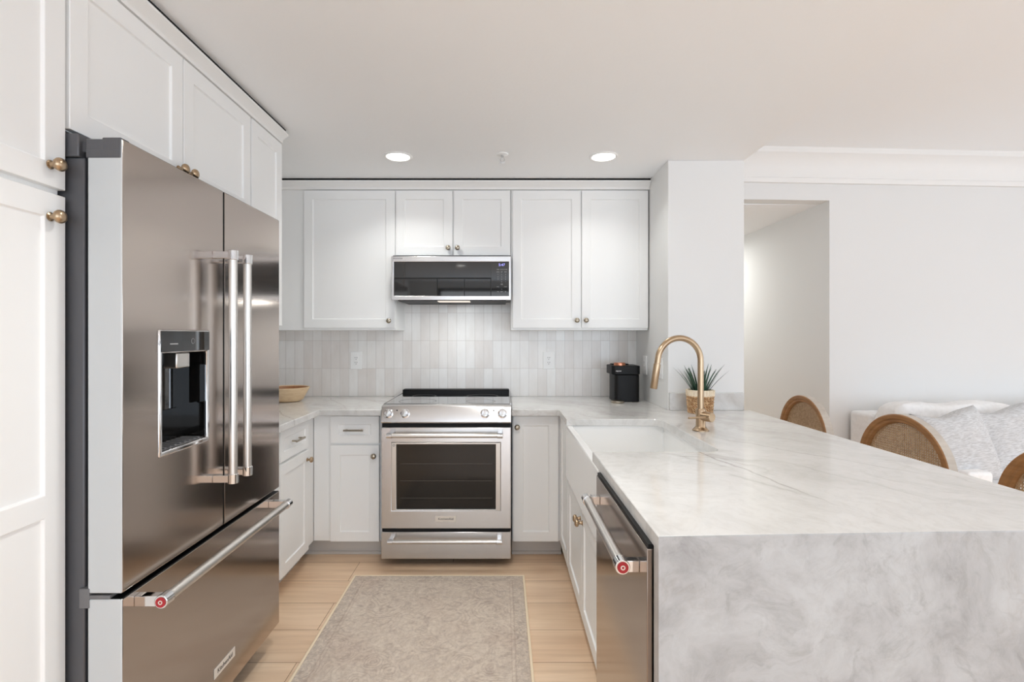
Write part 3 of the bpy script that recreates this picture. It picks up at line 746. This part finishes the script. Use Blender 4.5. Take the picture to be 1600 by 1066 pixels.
for i, x in enumerate((-0.662, -0.564, -0.098, 0.004)):
    o = Vector((x, RY + 0.0085, 0.894))
    k = finish('knob', MB().lathe([(0, 0), (0.027, 0), (0.027, 0.003), (0.0215, 0.005), (0.0205, 0.022), (0.0185, 0.025), (0, 0.026)], o, cpd, 32), M['chrome'], rg)
    g = MB(); cc = o + cpd * 0.026; up = Vector((0, 0.21, 0.978)); rt = Vector((1, 0, 0))
    a = R(20); ax = up * math.cos(a) + rt * math.sin(a); sd = cpd.cross(ax)
    vs = [g.b.verts.new(cc + ax * p + sd * q + cpd * r_) for r_ in (0.0002, 0.010) for p in (-0.0195, 0.0195) for q in (-0.0045, 0.0045)]
    for q in ((0, 2, 3, 1), (4, 5, 7, 6), (0, 1, 5, 4), (2, 6, 7, 3), (0, 4, 6, 2), (1, 3, 7, 5)): g.face([vs[j] for j in q])
    finish('grip', g, M['bar'], k, bev=0.002)
for x in (-0.613, -0.047):
    finish('indicator_light', MB().lathe([(0, 0), (0.004, 0), (0.004, 0.0012), (0, 0.0012)], (x, RY + 0.0115, 0.912), cpd, 14), M['ink'], rg)
ck = finish('cooktop', MB().box(RX0 + 0.006, RX1 - 0.006, RY + 0.061, YB - 0.085, 0.9255, 0.944), M['cooktop'], rg, bev=0.002)
for x, y, r_ in ((-0.52, 3.17, 0.115), (-0.13, 3.17, 0.09), (-0.52, 3.44, 0.08), (-0.13, 3.44, 0.105)):
    finish('burner_ring', MB().lathe([(r_, 0), (r_, 0.0003), (r_ - 0.003, 0.0003), (r_ - 0.003, 0)], (x, y, 0.9442), (0, 0, 1), 48, cap=False), M['grey'], ck)
for x in (RX0, RX1 - 0.0055): finish('cooktop_trim', MB().box(x, x + 0.0055, RY + 0.061, YB - 0.085, 0.9255, 0.946), M['steel'], rg)
vt = MB(); vt.box(RX0 + 0.003, RX1 - 0.003, YB - 0.084, YB - 0.014, 0.9255, 0.970)
finish('rear_vent', vt, M['black'], rg, bev=0.008, seg=3)
# oven door
GX0, GX1, GZ0, GZ1 = -0.614, -0.035, 0.336, 0.716
od = finish('oven_door', MB().slab_grid([RX0 + 0.002, GX0 - 0.028, GX1 + 0.028, RX1 - 0.002], [0.224, GZ0 - 0.008, GZ1 + 0.010, 0.814], {(1, 1)}, lambda u, v, d: (u, RY + d, v), 0.034), M['steel'], rg, bev=0.003)
finish('window_frame', MB().slab_grid([GX0 - 0.0275, GX0, GX1, GX1 + 0.0275], [GZ0 - 0.0075, GZ0, GZ1, GZ1 + 0.0095], {(1, 1)}, lambda u, v, d: (u, RY - 0.004 + d, v), 0.02), M['bar'], od, bev=0.002)
finish('glass', MB().box(GX0 + 0.0002, GX1 - 0.0002, RY + 0.004, RY + 0.010, GZ0 + 0.0002, GZ1 - 0.0002), M['oven_glass'], od)
rk = MB()
for z in (0.40, 0.50, 0.60):
    rk.box(GX0 + 0.02, GX1 - 0.02, RY + 0.0030, RY + 0.0039, z, z + 0.0022)
finish('oven_rack', rk, M['rack'], od)
for z in (0.815, 0.205): finish('door_gap', MB().box(RX0 + 0.004, RX1 - 0.004, RY + 0.012, RY + 0.0355, z, z + 0.0185 + (0.0035 if z > 0.5 else 0)), M['void'], rg)
bar_handle(rg, (-0.66, RY - 0.055, 0.776), (0.006, RY - 0.055, 0.776), (0, -0.055, 0), 0.0125)
bdr = finish('badge', MB().box(-0.386, -0.266, RY - 0.003, RY, 0.264, 0.298), M['badge'], rg, bev=0.001)
text('lettering', 'KitchenAid', 0.020, M['ink'], bdr, (-0.326, RY - 0.0032, 0.281), FRONT)
finish('star_mark', MB().lathe([(0.007, 0), (0.007, 0.001), (0.0045, 0.001), (0.0045, 0)], (GX0 - 0.014, RY - 0.0042, GZ1 - 0.006), (0, -1, 0), 12, cap=False), M['grey'], rg)
dw_ = finish('drawer', MB().box(RX0 + 0.002, RX1 - 0.002, RY, RY + 0.034, 0.046, 0.204), M['steel'], rg, bev=0.003)
bar_handle(rg, (-0.655, RY - 0.05, 0.166), (0.002, RY - 0.05, 0.166), (0, -0.05, 0), 0.0115)

# ------------------------------------------------------------------ microwave
MX0, MX1, MY, MZ0, MZ1 = -0.6985, 0.0575, 3.265, 1.577, 1.856
mw = thing('microwave', 'low-profile stainless over-the-range microwave with black glass front', 'microwave', ((MX0 + MX1) / 2, 3.5, MZ0))
finish('body', MB().box(MX0, MX1, MY + 0.022, YB - 0.014, MZ0 + 0.012, MZ1 + 0.008), M['darkgrey'], mw)
finish('underside', MB().box(MX0 + 0.03, MX1 - 0.03, MY + 0.03, YB - 0.02, MZ0 - 0.004, MZ0 + 0.0115), M['black'], mw, bev=0.002)
GZA, GZB = MZ0 + 0.026, MZ1 - 0.034
finish('front_frame', MB().slab_grid([MX0 - 0.006, MX0 + 0.010, MX1 - 0.012, MX1 + 0.001], [MZ0, GZA, GZB, MZ1], {(1, 1)}, lambda u, v, d: (u, MY + d, v), 0.0215), M['steel'], mw, bev=0.002)
finish('door_glass', MB().box(MX0 + 0.0102, MX1 - 0.125, MY + 0.003, MY + 0.018, GZA + 0.0002, GZB - 0.0002), M['gloss_black'], mw)
kp = finish('control_panel', MB().box(MX1 - 0.124, MX1 - 0.0122, MY + 0.003, MY + 0.018, GZA + 0.0002, GZB - 0.0002), M['gloss_black'], mw)
wf = MB(); wf.box(MX0 + 0.012, MX1 - 0.126, MY + 0.0022, MY + 0.0029, GZA + 0.108, GZA + 0.117); wf.box(MX1 - 0.129, MX1 - 0.126, MY + 0.0022, MY + 0.0029, GZA + 0.002, GZA + 0.108)
for x in (MX0 + 0.285, MX0 + 0.458): wf.box(x, x + 0.004, MY + 0.0022, MY + 0.0029, GZA + 0.002, GZA + 0.108)
finish('reflection_bars', wf, M['void'], mw)  # black bars painting window frames reflected in the door glass
text('clock_display', '5:47', 0.024, M['clock'], kp, (0.000, MY + 0.0026, GZB - 0.021), FRONT)
rows = [('TIMER', 'CLOCK', 'POWER'), ('COOK', 'DEF', 'KEEP'), ('1', '2', '3'), ('4', '5', '6'), ('7', '8', '9'), ('-', '0', '+'), ('', 'OK', ''), ('STOP', '', 'START'), ('', 'v', ''), ('FAN', 'LIGHT', 'HI')]
legend = []
for i, row in enumerate(rows):
    for j, s_ in enumerate(row):
        if s_: legend.append((s_, 0.0075 if len(s_) > 2 else 0.011, (-0.0245 + j * 0.0245, MY + 0.0026, GZB - 0.050 - i * 0.0158)))
text('key_legend', legend, 0, M['print'], kp, None, FRONT, sx=0.85)
text('lettering', 'KitchenAid', 0.013, M['grey'], mw, (MX0 + 0.036, MY - 0.0004, MZ1 - 0.014), FRONT)
ms = MB()
ms.box(-0.412, -0.205, MY + 0.012, MY + 0.10, MZ0 - 0.009, MZ0 - 0.0042)
area('task_lamp', (-0.31, MY + 0.055, MZ0 - 0.012), (0, 0, 0), 0.18, 0.07, 1.6, WARM)
finish('task_light', ms, M['lamp_strip'], mw, bev=0.002)

# ------------------------------------------------------------------ dishwasher
wx = 0.325; wy0, wy1 = 1.146, 1.757
dwr = thing('dishwasher', 'stainless steel dishwasher under the peninsula counter beside the waterfall end', 'dishwasher', (0.6, 1.45, 0))
finish('body', MB().box(wx + 0.027, 0.93, wy0 + 0.006, wy1 - 0.006, 0.10, 0.872), M['grey'], dwr)
finish('toe_kick', MB().box(wx + 0.08, 0.9, wy0 + 0.006, wy1 - 0.006, 0.0, 0.0995), M['black'], dwr)
finish('door', MB().box(wx, wx + 0.026, wy0, wy1, 0.105, 0.868), M['dw_steel'], dwr, bev=0.0015)
finish('control_strip', MB().box(wx + 0.003, wx + 0.026, wy0 + 0.002, wy1 - 0.002, 0.8683, 0.878), M['black'], dwr)
bar_handle(dwr, (wx - 0.040, 1.205, 0.80), (wx - 0.040, 1.722, 0.80), (-0.040, 0, 0), 0.0145, medallion=True)

# ------------------------------------------------------------------ ceiling fittings
def downlight(x, y, z, label, energy):
    t = thing('recessed_light', label, 'ceiling light', (x, y, z), 0, 'recessed ceiling lights')
    finish('trim_ring', MB().lathe([(0.082, 0), (0.083, -0.003), (0.079, -0.006), (0.070, -0.006), (0.066, -0.0035), (0.066, 0)], (0, 0, 0), (0, 0, 1), 40, cap=False), M['white'], t, world=False)
    finish('lens', MB().lathe([(0, -0.004), (0.0655, -0.0035), (0.0655, -0.0005), (0, -0.0005)], (0, 0, 0), (0, 0, 1), 40), M['lens'], t, world=False)
    area('downlight_lamp', (x, y, z - 0.012), (0, 0, 0), 0.13, 0.13, energy, WARM, 'DISK', 125)
    return t
downlight(-0.595, 2.94, ZC, 'round recessed ceiling light above the left end of the range', 3.0)
downlight(0.585, 2.94, ZC, 'round recessed ceiling light near the pillar, above the sink side', 1.7)
for x, y, e_ in ((-0.12, 1.47, 7.8), (-0.595, -0.9, 4.0), (0.585, -0.9, 2.5)):  # unseen lamps added to fill the kitchen with light
    downlight(x, y, ZC, 'unseen round recessed kitchen ceiling light added for fill', e_)
area('hall_lamp', (1.95, 5.6, ZC - 0.05), (0, 0, 0), 0.3, 0.3, 12, WARM, 'DISK')
downlight(3.3, 1.5, ZL, 'unseen round recessed living-room ceiling light added for fill', 6.5)  # unseen lamp added to brighten the sofa side
sp = thing('fire_sprinkler', 'small chrome fire sprinkler head on the ceiling between the two lights', 'sprinkler', (0.003, 2.9, ZC))
finish('escutcheon', MB().lathe([(0, 0), (0.034, 0), (0.033, -0.004), (0.02, -0.009), (0, -0.009)], (0.003, 2.9, ZC - 0.0002), (0, 0, 1), 28), M['white'], sp)
sm = MB(); sm.cyl((0.003, 2.9, ZC - 0.024), (0.003, 2.9, ZC - 0.0095), 0.008)
sm.tube([(-0.006, 2.9, ZC - 0.024), (-0.010, 2.9, ZC - 0.032), (-0.002, 2.9, ZC - 0.046)], 0.0022, 8)
sm.tube([(0.012, 2.9, ZC - 0.024), (0.016, 2.9, ZC - 0.032), (0.008, 2.9, ZC - 0.046)], 0.0022, 8)
finish('frame', sm, M['chrome'], sp)
finish('deflector', MB().lathe([(0, 0), (0.015, 0), (0.015, -0.002), (0, -0.002)], (0.003, 2.9, ZC - 0.0465), (0, 0, 1), 20), M['chrome'], sp)

# ------------------------------------------------------------------ sockets
def socket(label, loc, rotz, rocker=False):
    t = thing('wall_switch' if rocker else 'power_outlet', label, 'switch' if rocker else 'outlet', loc, rotz)
    p = MB(); p.box(-0.042, 0.042, -0.006, 0, -0.063, 0.063)
    finish('cover_plate', p, M['white'], t, bev=0.003, seg=3, world=False)
    if rocker:
        for x in (-0.0,):
            finish('rocker', MB().box(x - 0.016, x + 0.016, -0.010, -0.0062, -0.033, 0.033), M['white'], t, bev=0.002, world=False)
    else:
        f = finish('receptacle', MB().box(-0.0165, 0.0165, -0.0085, -0.0062, -0.034, 0.034), M['white'], t, bev=0.002, world=False)
        s_ = MB()
        for z in (0.017, -0.017):
            for x in (-0.0065, 0.0065): s_.box(x - 0.0013, x + 0.0013, -0.0089, -0.0087, z - 0.001, z + 0.0075)
            s_.box(-0.0025, 0.0025, -0.0089, -0.0087, z - 0.0105, z - 0.0065)
        finish('slots', s_, M['slot'], f, world=False)
    return t
socket('white power outlet on the tile left of the range', (-1.047, YB - 0.0125, 1.172), 0)
socket('white power outlet on the tile right of the range', (0.338, YB - 0.0125, 1.172), 0)
socket('white power outlet on the pillar side, the one nearer the coffee maker', (CX0 - 0.0003, 3.47, 1.15), PR)
socket('white rocker switch on the pillar side, the one behind the faucet spout', (CX0 - 0.0003, 3.13, 1.15), PR, True)

# ------------------------------------------------------------------ things on the counters
# wooden bowl
bw = thing('wooden_bowl', 'shallow pale wooden bowl on the corner counter, half behind the refrigerator', 'bowl', (-1.42, 3.40, ZK))
n_ = 40
finish('shell', MB().lathe([(0, 0), (0.075, 0), (0.095, 0.012), (0.135, 0.085), (0.137, 0.092), (0.133, 0.095), (0.128, 0.090)], (-1.42, 3.40, ZK + 0.0005), (0, 0, 1), n_, cap=False), M['bowl_out'], bw)
finish('inside', MB().lathe([(0.128, 0.090), (0.090, 0.022), (0.07, 0.014), (0, 0.012)], (-1.42, 3.40, ZK + 0.0005), (0, 0, 1), n_, cap=False), M['bowl_in'], bw)
# coffee maker
kx, ky = 0.818, 3.42
cm = thing('coffee_maker', 'small black pod coffee maker with copper lid button beside the pillar', 'coffee maker', (kx, ky, ZK))
def rrect(x0, x1, y0_, y1_, r, n=6):
    return arc(x1 - r, y0_ + r, r, -90, 0, n) + arc(x1 - r, y1_ - r, r, 0, 90, n) + arc(x0 + r, y1_ - r, r, 90, 180, n) + arc(x0 + r, y0_ + r, r, 180, 270, n)
finish('water_tank', MB().prism(rrect(0.742, 0.907, 3.355, 3.552, 0.028), ZK + 0.0005, ZK + 0.18), M['black'], cm, bev=0.004)
finish('head', MB().prism(rrect(0.722, 0.909, 3.345, 3.553, 0.028), ZK + 0.1805, ZK + 0.238), M['black'], cm, bev=0.004)
finish('lid_button', MB().lathe([(0, 0), (0.038, 0), (0.038, 0.014), (0.034, 0.018), (0, 0.018)], (0.785, 3.41, ZK + 0.2385), (0, 0, 1), 28), M['copper'], cm)
finish('lid_hinge', MB().prism(rrect(0.745, 0.86, 3.45, 3.54, 0.02), ZK + 0.2385, ZK + 0.246), M['black'], cm, bev=0.002)
finish('drip_tray', MB().lathe([(0, 0), (0.038, 0), (0.041, 0.006), (0.041, 0.012), (0.037, 0.015), (0, 0.013)], (0.750, 3.315, ZK + 0.0005), (0, 0, 1), 32), M['nickel'], cm)
text('lettering', 'nespresso', 0.0115, M['white'], cm, (0.745, 3.3448, ZK + 0.205), FRONT, align='LEFT', sx=0.8)
# plant in a woven basket
px, py = 1.118, 2.885
pl = thing('potted_plant', 'spiky dark green plant in a woven fibre basket before the pillar', 'plant', (px, py, ZK))
bk = MB(); bk.lathe([(0, 0.002), (0.060, 0.002), (0.068, 0.02), (0.073, 0.10), (0.073, 0.105), (0.068, 0.105), (0.066, 0.03), (0, 0.03)], (px, py, ZK), (0, 0, 1), 36, cap=False, mi=1)
for k in range(6):
    z = ZK + 0.010 + k * 0.0168; r0 = 0.065 + 0.010 * k / 6
    for s_ in (0, 1):
        ring = [(px + (r0 + 0.0055 * math.sin(12 * a + s_ * math.pi + k * 1.1)) * math.cos(a), py + (r0 + 0.0055 * math.sin(12 * a + s_ * math.pi + k * 1.1)) * math.sin(a), z + 0.0075 * math.cos(12 * a + s_ * math.pi + k * 0.8)) for a in [2 * math.pi * i / 90 for i in range(90)]]
        bk.tube(ring, 0.0046, 6, closed=True)
finish('basket', bk, [M['basket'], M['chair']], pl)
br_ = MB(); br_.lathe([(0.066, 0.100), (0.078, 0.100), (0.080, 0.108), (0.080, 0.130), (0.077, 0.138), (0.070, 0.138), (0.067, 0.132), (0.066, 0.100)], (px, py, ZK), (0, 0, 1), 40, cap=False)
for i in range(30):
    a = 2 * math.pi * i / 30; br_.tube([(px + 0.079 * math.cos(a), py + 0.079 * math.sin(a), ZK + 0.101), (px + 0.081 * math.cos(a + 0.05), py + 0.081 * math.sin(a + 0.05), ZK + 0.136)], 0.003, 6)
finish('basket_rim', br_, M['basket_rim'], pl)
finish('soil', MB().lathe([(0, 0.112), (0.0655, 0.110), (0.0655, 0.09), (0, 0.09)], (px, py, ZK), (0, 0, 1), 30), M['soil'], pl)
lf = MB()
rnd = random.Random(4)
def blade(a, r0, L, lean, w0, curl):
    ux, uy = math.cos(a), math.sin(a); n = 9; rows = []
    for i in range(n + 1):
        q = i / n
        out = r0 + L * (lean * q + curl * q * q); z = ZK + 0.105 + L * (q * (1 - 0.18 * abs(curl) * q)) * math.cos(lean * 0.6)
        wd = w0 * (0.75 + 0.5 * q) * (1 - q ** 2.2) + 0.0004
        c = Vector((px + ux * out, py + uy * out, z)); sd = Vector((-uy, ux, 0)) * wd; nr = Vector((ux, uy, 0.3)) * wd * 0.35
        rows.append([lf.b.verts.new(c - sd - nr), lf.b.verts.new(c), lf.b.verts.new(c + sd - nr), lf.b.verts.new(c - nr * 1.6)])
    for A, B in zip(rows, rows[1:]):
        for k in range(4): lf.face([A[k], A[(k + 1) % 4], B[(k + 1) % 4], B[k]])
    lf.face(rows[0]); lf.face(rows[-1][::-1])
for i in range(30):
    a = 2 * math.pi * (i * 0.381966) ; q = i / 29
    blade(a + rnd.uniform(-.2, .2), 0.008 + 0.03 * q, rnd.uniform(0.14, 0.2), 0.12 + 0.36 * q + rnd.uniform(-.05, .08), 0.0068, 0.05 + 0.32 * q * rnd.random())
for a, L, le in ((math.pi * 1.02, 0.185, 0.52), (-0.12, 0.165, 0.60), (math.pi * 0.97, 0.17, 0.36), (0.1, 0.17, 0.38), (-0.3, 0.18, 0.25), (math.pi * 1.1, 0.19, 0.22)):
    blade(a, 0.035, L, le, 0.0072, 0.22)
finish('foliage', lf, M['leaf'], pl)
pl.scale = (0.93, 0.93, 0.95)

# ------------------------------------------------------------------ rug
RXc, RYc = (-0.828 + 0.129) / 2, 2.867 - RUG_L / 2
rug = thing('area_rug', 'faded beige patterned area rug on the oak floor before the range', 'rug', (RXc, RYc, 0.001))
finish('pile', MB().box(-RUG_W / 2 + 0.0125, RUG_W / 2 - 0.0125, -RUG_L / 2 + 0.0125, RUG_L / 2 - 0.0125, 0, 0.009), M['rug'], rug, bev=0.002, world=False)
bn = MB(); cs = [(-RUG_W / 2, -RUG_L / 2), (RUG_W / 2, -RUG_L / 2), (RUG_W / 2, RUG_L / 2), (-RUG_W / 2, RUG_L / 2)]
bn.slab_grid([-RUG_W / 2, -RUG_W / 2 + 0.0122, RUG_W / 2 - 0.0122, RUG_W / 2], [-RUG_L / 2, -RUG_L / 2 + 0.0122, RUG_L / 2 - 0.0122, RUG_L / 2], {(1, 1)}, lambda u, v, d: (u, v, 0.0085 - d), 0.0085)
finish('binding', bn, M['binding'], rug, bev=0.003, world=False)

# ------------------------------------------------------------------ chairs at the peninsula (facing -X)
def make_chair(label):
    t = thing('dining_chair', label, 'chair', (0, 0, 0), 0, 'round-backed cane chairs along the peninsula')
    cz, r = 0.732, 0.25
    # ring: front moulding in brown, outer band washed
    def ring(prof, mi): return prof
    rb = MB()
    prof = [(r - 0.042, 0.006), (r - 0.036, -0.004), (r - 0.026, -0.004), (r - 0.021, -0.010), (r - 0.004, -0.012), (r, -0.008), (r, 0.030), (r - 0.006, 0.036), (r - 0.042, 0.030), (r - 0.042, 0.006)]
    rb.lathe([(a, h) for a, h in prof], (0, 0, cz), (1, 0, 0), 72, cap=False)
    o = finish('back_frame', rb, [M['chair'], M['rim']], t, world=False)
    for p in o.data.polygons:
        c = p.center; rad = math.hypot(c.y, c.z - cz)
        if rad > r - 0.0035 and c.x > -0.005: p.material_index = 1
    finish('cane_panel', MB().lathe([(0, 0.012), (r - 0.0425, 0.012), (r - 0.0425, 0.015), (0, 0.015)], (0, 0, cz), (1, 0, 0), 64), M['cane'], t, world=False)
    finish('seat_frame', MB().prism([(-0.46, -0.24), (-0.46, 0.24), (0.03, 0.20), (0.03, -0.20)], 0.385, 0.44), M['chair'], t, bev=0.008, seg=3, world=False)
    finish('seat', MB().rbox(-0.455, -0.015, -0.225, 0.225, 0.4405, 0.50, 8, 5), M['seat'], t, world=False)
    for s_ in (-1, 1):
        finish('back_support', MB().tube([(0.012, s_ * 0.165, 0.4405), (0.012, s_ * 0.17, 0.50), (0.012, s_ * 0.168, 0.558)], [0.017, 0.014, 0.015], 12), M['chair'], t, world=False)
        finish('leg', MB().lathe([(0.013, 0), (0.015, 0.02), (0.024, 0.33), (0.027, 0.345), (0.02, 0.352), (0.028, 0.3845)], (-0.425, s_ * 0.205, 0), (0, 0, 1), 16), M['chair'], t, world=False)
        finish('leg', MB().tube([(0.06, s_ * 0.18, 0), (0.02, s_ * 0.178, 0.2), (0.0, s_ * 0.175, 0.3845)], [0.014, 0.018, 0.022], 14), M['chair'], t, world=False)
    return t
c0 = make_chair('round cane-backed wooden chair farthest along the peninsula, nearest the pillar')
spots = [(1.85, 3.145, 0, None), (1.855, 2.376, R(4), 'round cane-backed wooden chair in the middle of the three, before the grey pillows'), (1.85, 1.66, 0, 'round cane-backed wooden chair nearest the waterfall end, cut by the right edge')]
for i, (x, y, a, lb) in enumerate(spots):
    c = c0 if i == 0 else copy_tree(c0)
    c.location = (x, y, 0); c.rotation_euler = (0, 0, a)
    if lb: c['label'] = lb

# ------------------------------------------------------------------ sofa and pillows
sa = math.atan(0.055)
sf = thing('sofa', 'white slipcovered sofa with loose back cushions against the far wall', 'sofa', (2.62, far_y(2.62) - 0.03, 0), sa)
L = 2.9
finish('base', MB().box(0.16, L - 0.16, -0.94, -0.22, 0.06, 0.26), M['sofa'], sf, bev=0.02, seg=3, world=False)
finish('backrest', MB().box(0.0, L, -0.215, -0.005, 0.06, 0.79), M['sofa'], sf, bev=0.025, seg=4, world=False)
finish('arm', MB().box(0.0, 0.155, -0.94, -0.22, 0.06, 0.565), M['sofa'], sf, bev=0.02, seg=4, world=False)
finish('arm', MB().box(L - 0.155, L, -0.94, -0.22, 0.06, 0.565), M['sofa'], sf, bev=0.02, seg=4, world=False)
for x in (0.06, L - 0.06):
    for y in (-0.9, -0.06): finish('foot', MB().cyl((x, y, 0), (x, y, 0.0595), 0.022), M['black'], sf, world=False)
cw = (L - 0.32) / 3
for i in range(3):
    a = 0.16 + i * cw
    finish('seat_cushion', MB().rbox(a + 0.003, a + cw - 0.003, -0.95, -0.225, 0.262, 0.45, 10, 8, 0.008, 3, i), M['sofa'], sf, world=False)
    a2 = -0.02 + i * 0.93
    finish('back_cushion', MB().rbox(a2, a2 + 0.92, -0.45, -0.22, 0.452, 0.885, 22, 5, 0.03, 4.5, i + 3), M['sofa'], sf, world=False)

def make_pillow(label, sx, sy, th, seed):
    b = MB(); n = 26; top, bot = [], []
    rnd = random.Random(seed)
    for i in range(n + 1):
        ra, rb_ = [], []
        for j in range(n + 1):
            u, v = -1 + 2 * i / n, -1 + 2 * j / n
            pin = 1 - 0.07 * (1 - abs(v) ** 2.2) * abs(u) ** 3; pin2 = 1 - 0.07 * (1 - abs(u) ** 2.2) * abs(v) ** 3
            x = u * pin * sx / 2; z = v * pin2 * sy / 2
            z -= 0.035 * math.exp(-((u + 0.25) / 0.45) ** 2) * max(0, v) ** 2
            d = th / 2 * (max(0, 1 - abs(u) ** 3.2) * max(0, 1 - abs(v) ** 3.2)) ** 0.42
            q = noise.noise(Vector((u * 2.2 + seed, v * 2.2, seed))) * 0.012 + noise.noise(Vector((u * 6 + seed, v * 5, seed))) * 0.006
            ed = min(1 - abs(u), 1 - abs(v))
            q *= min(1, ed * 5)
            ra.append(b.v(x, -d + q, z))
            rb_.append(ra[-1] if ed < 1e-6 else b.v(x, d + q, z))
        top.append(ra); bot.append(rb_)
    for i in range(n):
        for j in range(n):
            b.face([top[i][j], top[i + 1][j], top[i + 1][j + 1], top[i][j + 1]])
            f = [bot[i][j], bot[i][j + 1], bot[i + 1][j + 1], bot[i + 1][j]]
            if len(set(f)) == 4 and set(f) != {top[i][j], top[i + 1][j], top[i + 1][j + 1], top[i][j + 1]}: b.face(f)
    o = finish('throw_pillow', b, M['linen'], sharp=80)
    tag(o, label, 'pillow', 'grey linen throw pillows on the sofa')
    return o
p1 = make_pillow('grey linen throw pillow nearer the left arm of the white sofa', 0.45, 0.46, 0.19, 3)
p1.location = (2.77, 3.13, 0.672); p1.rotation_euler = (R(-17), R(-6), R(6))
p2 = make_pillow('grey linen throw pillow to the right of the other one on the sofa', 0.50, 0.47, 0.19, 9)
p2.location = (3.25, 3.28, 0.674); p2.rotation_euler = (R(-17), R(-7), R(2))
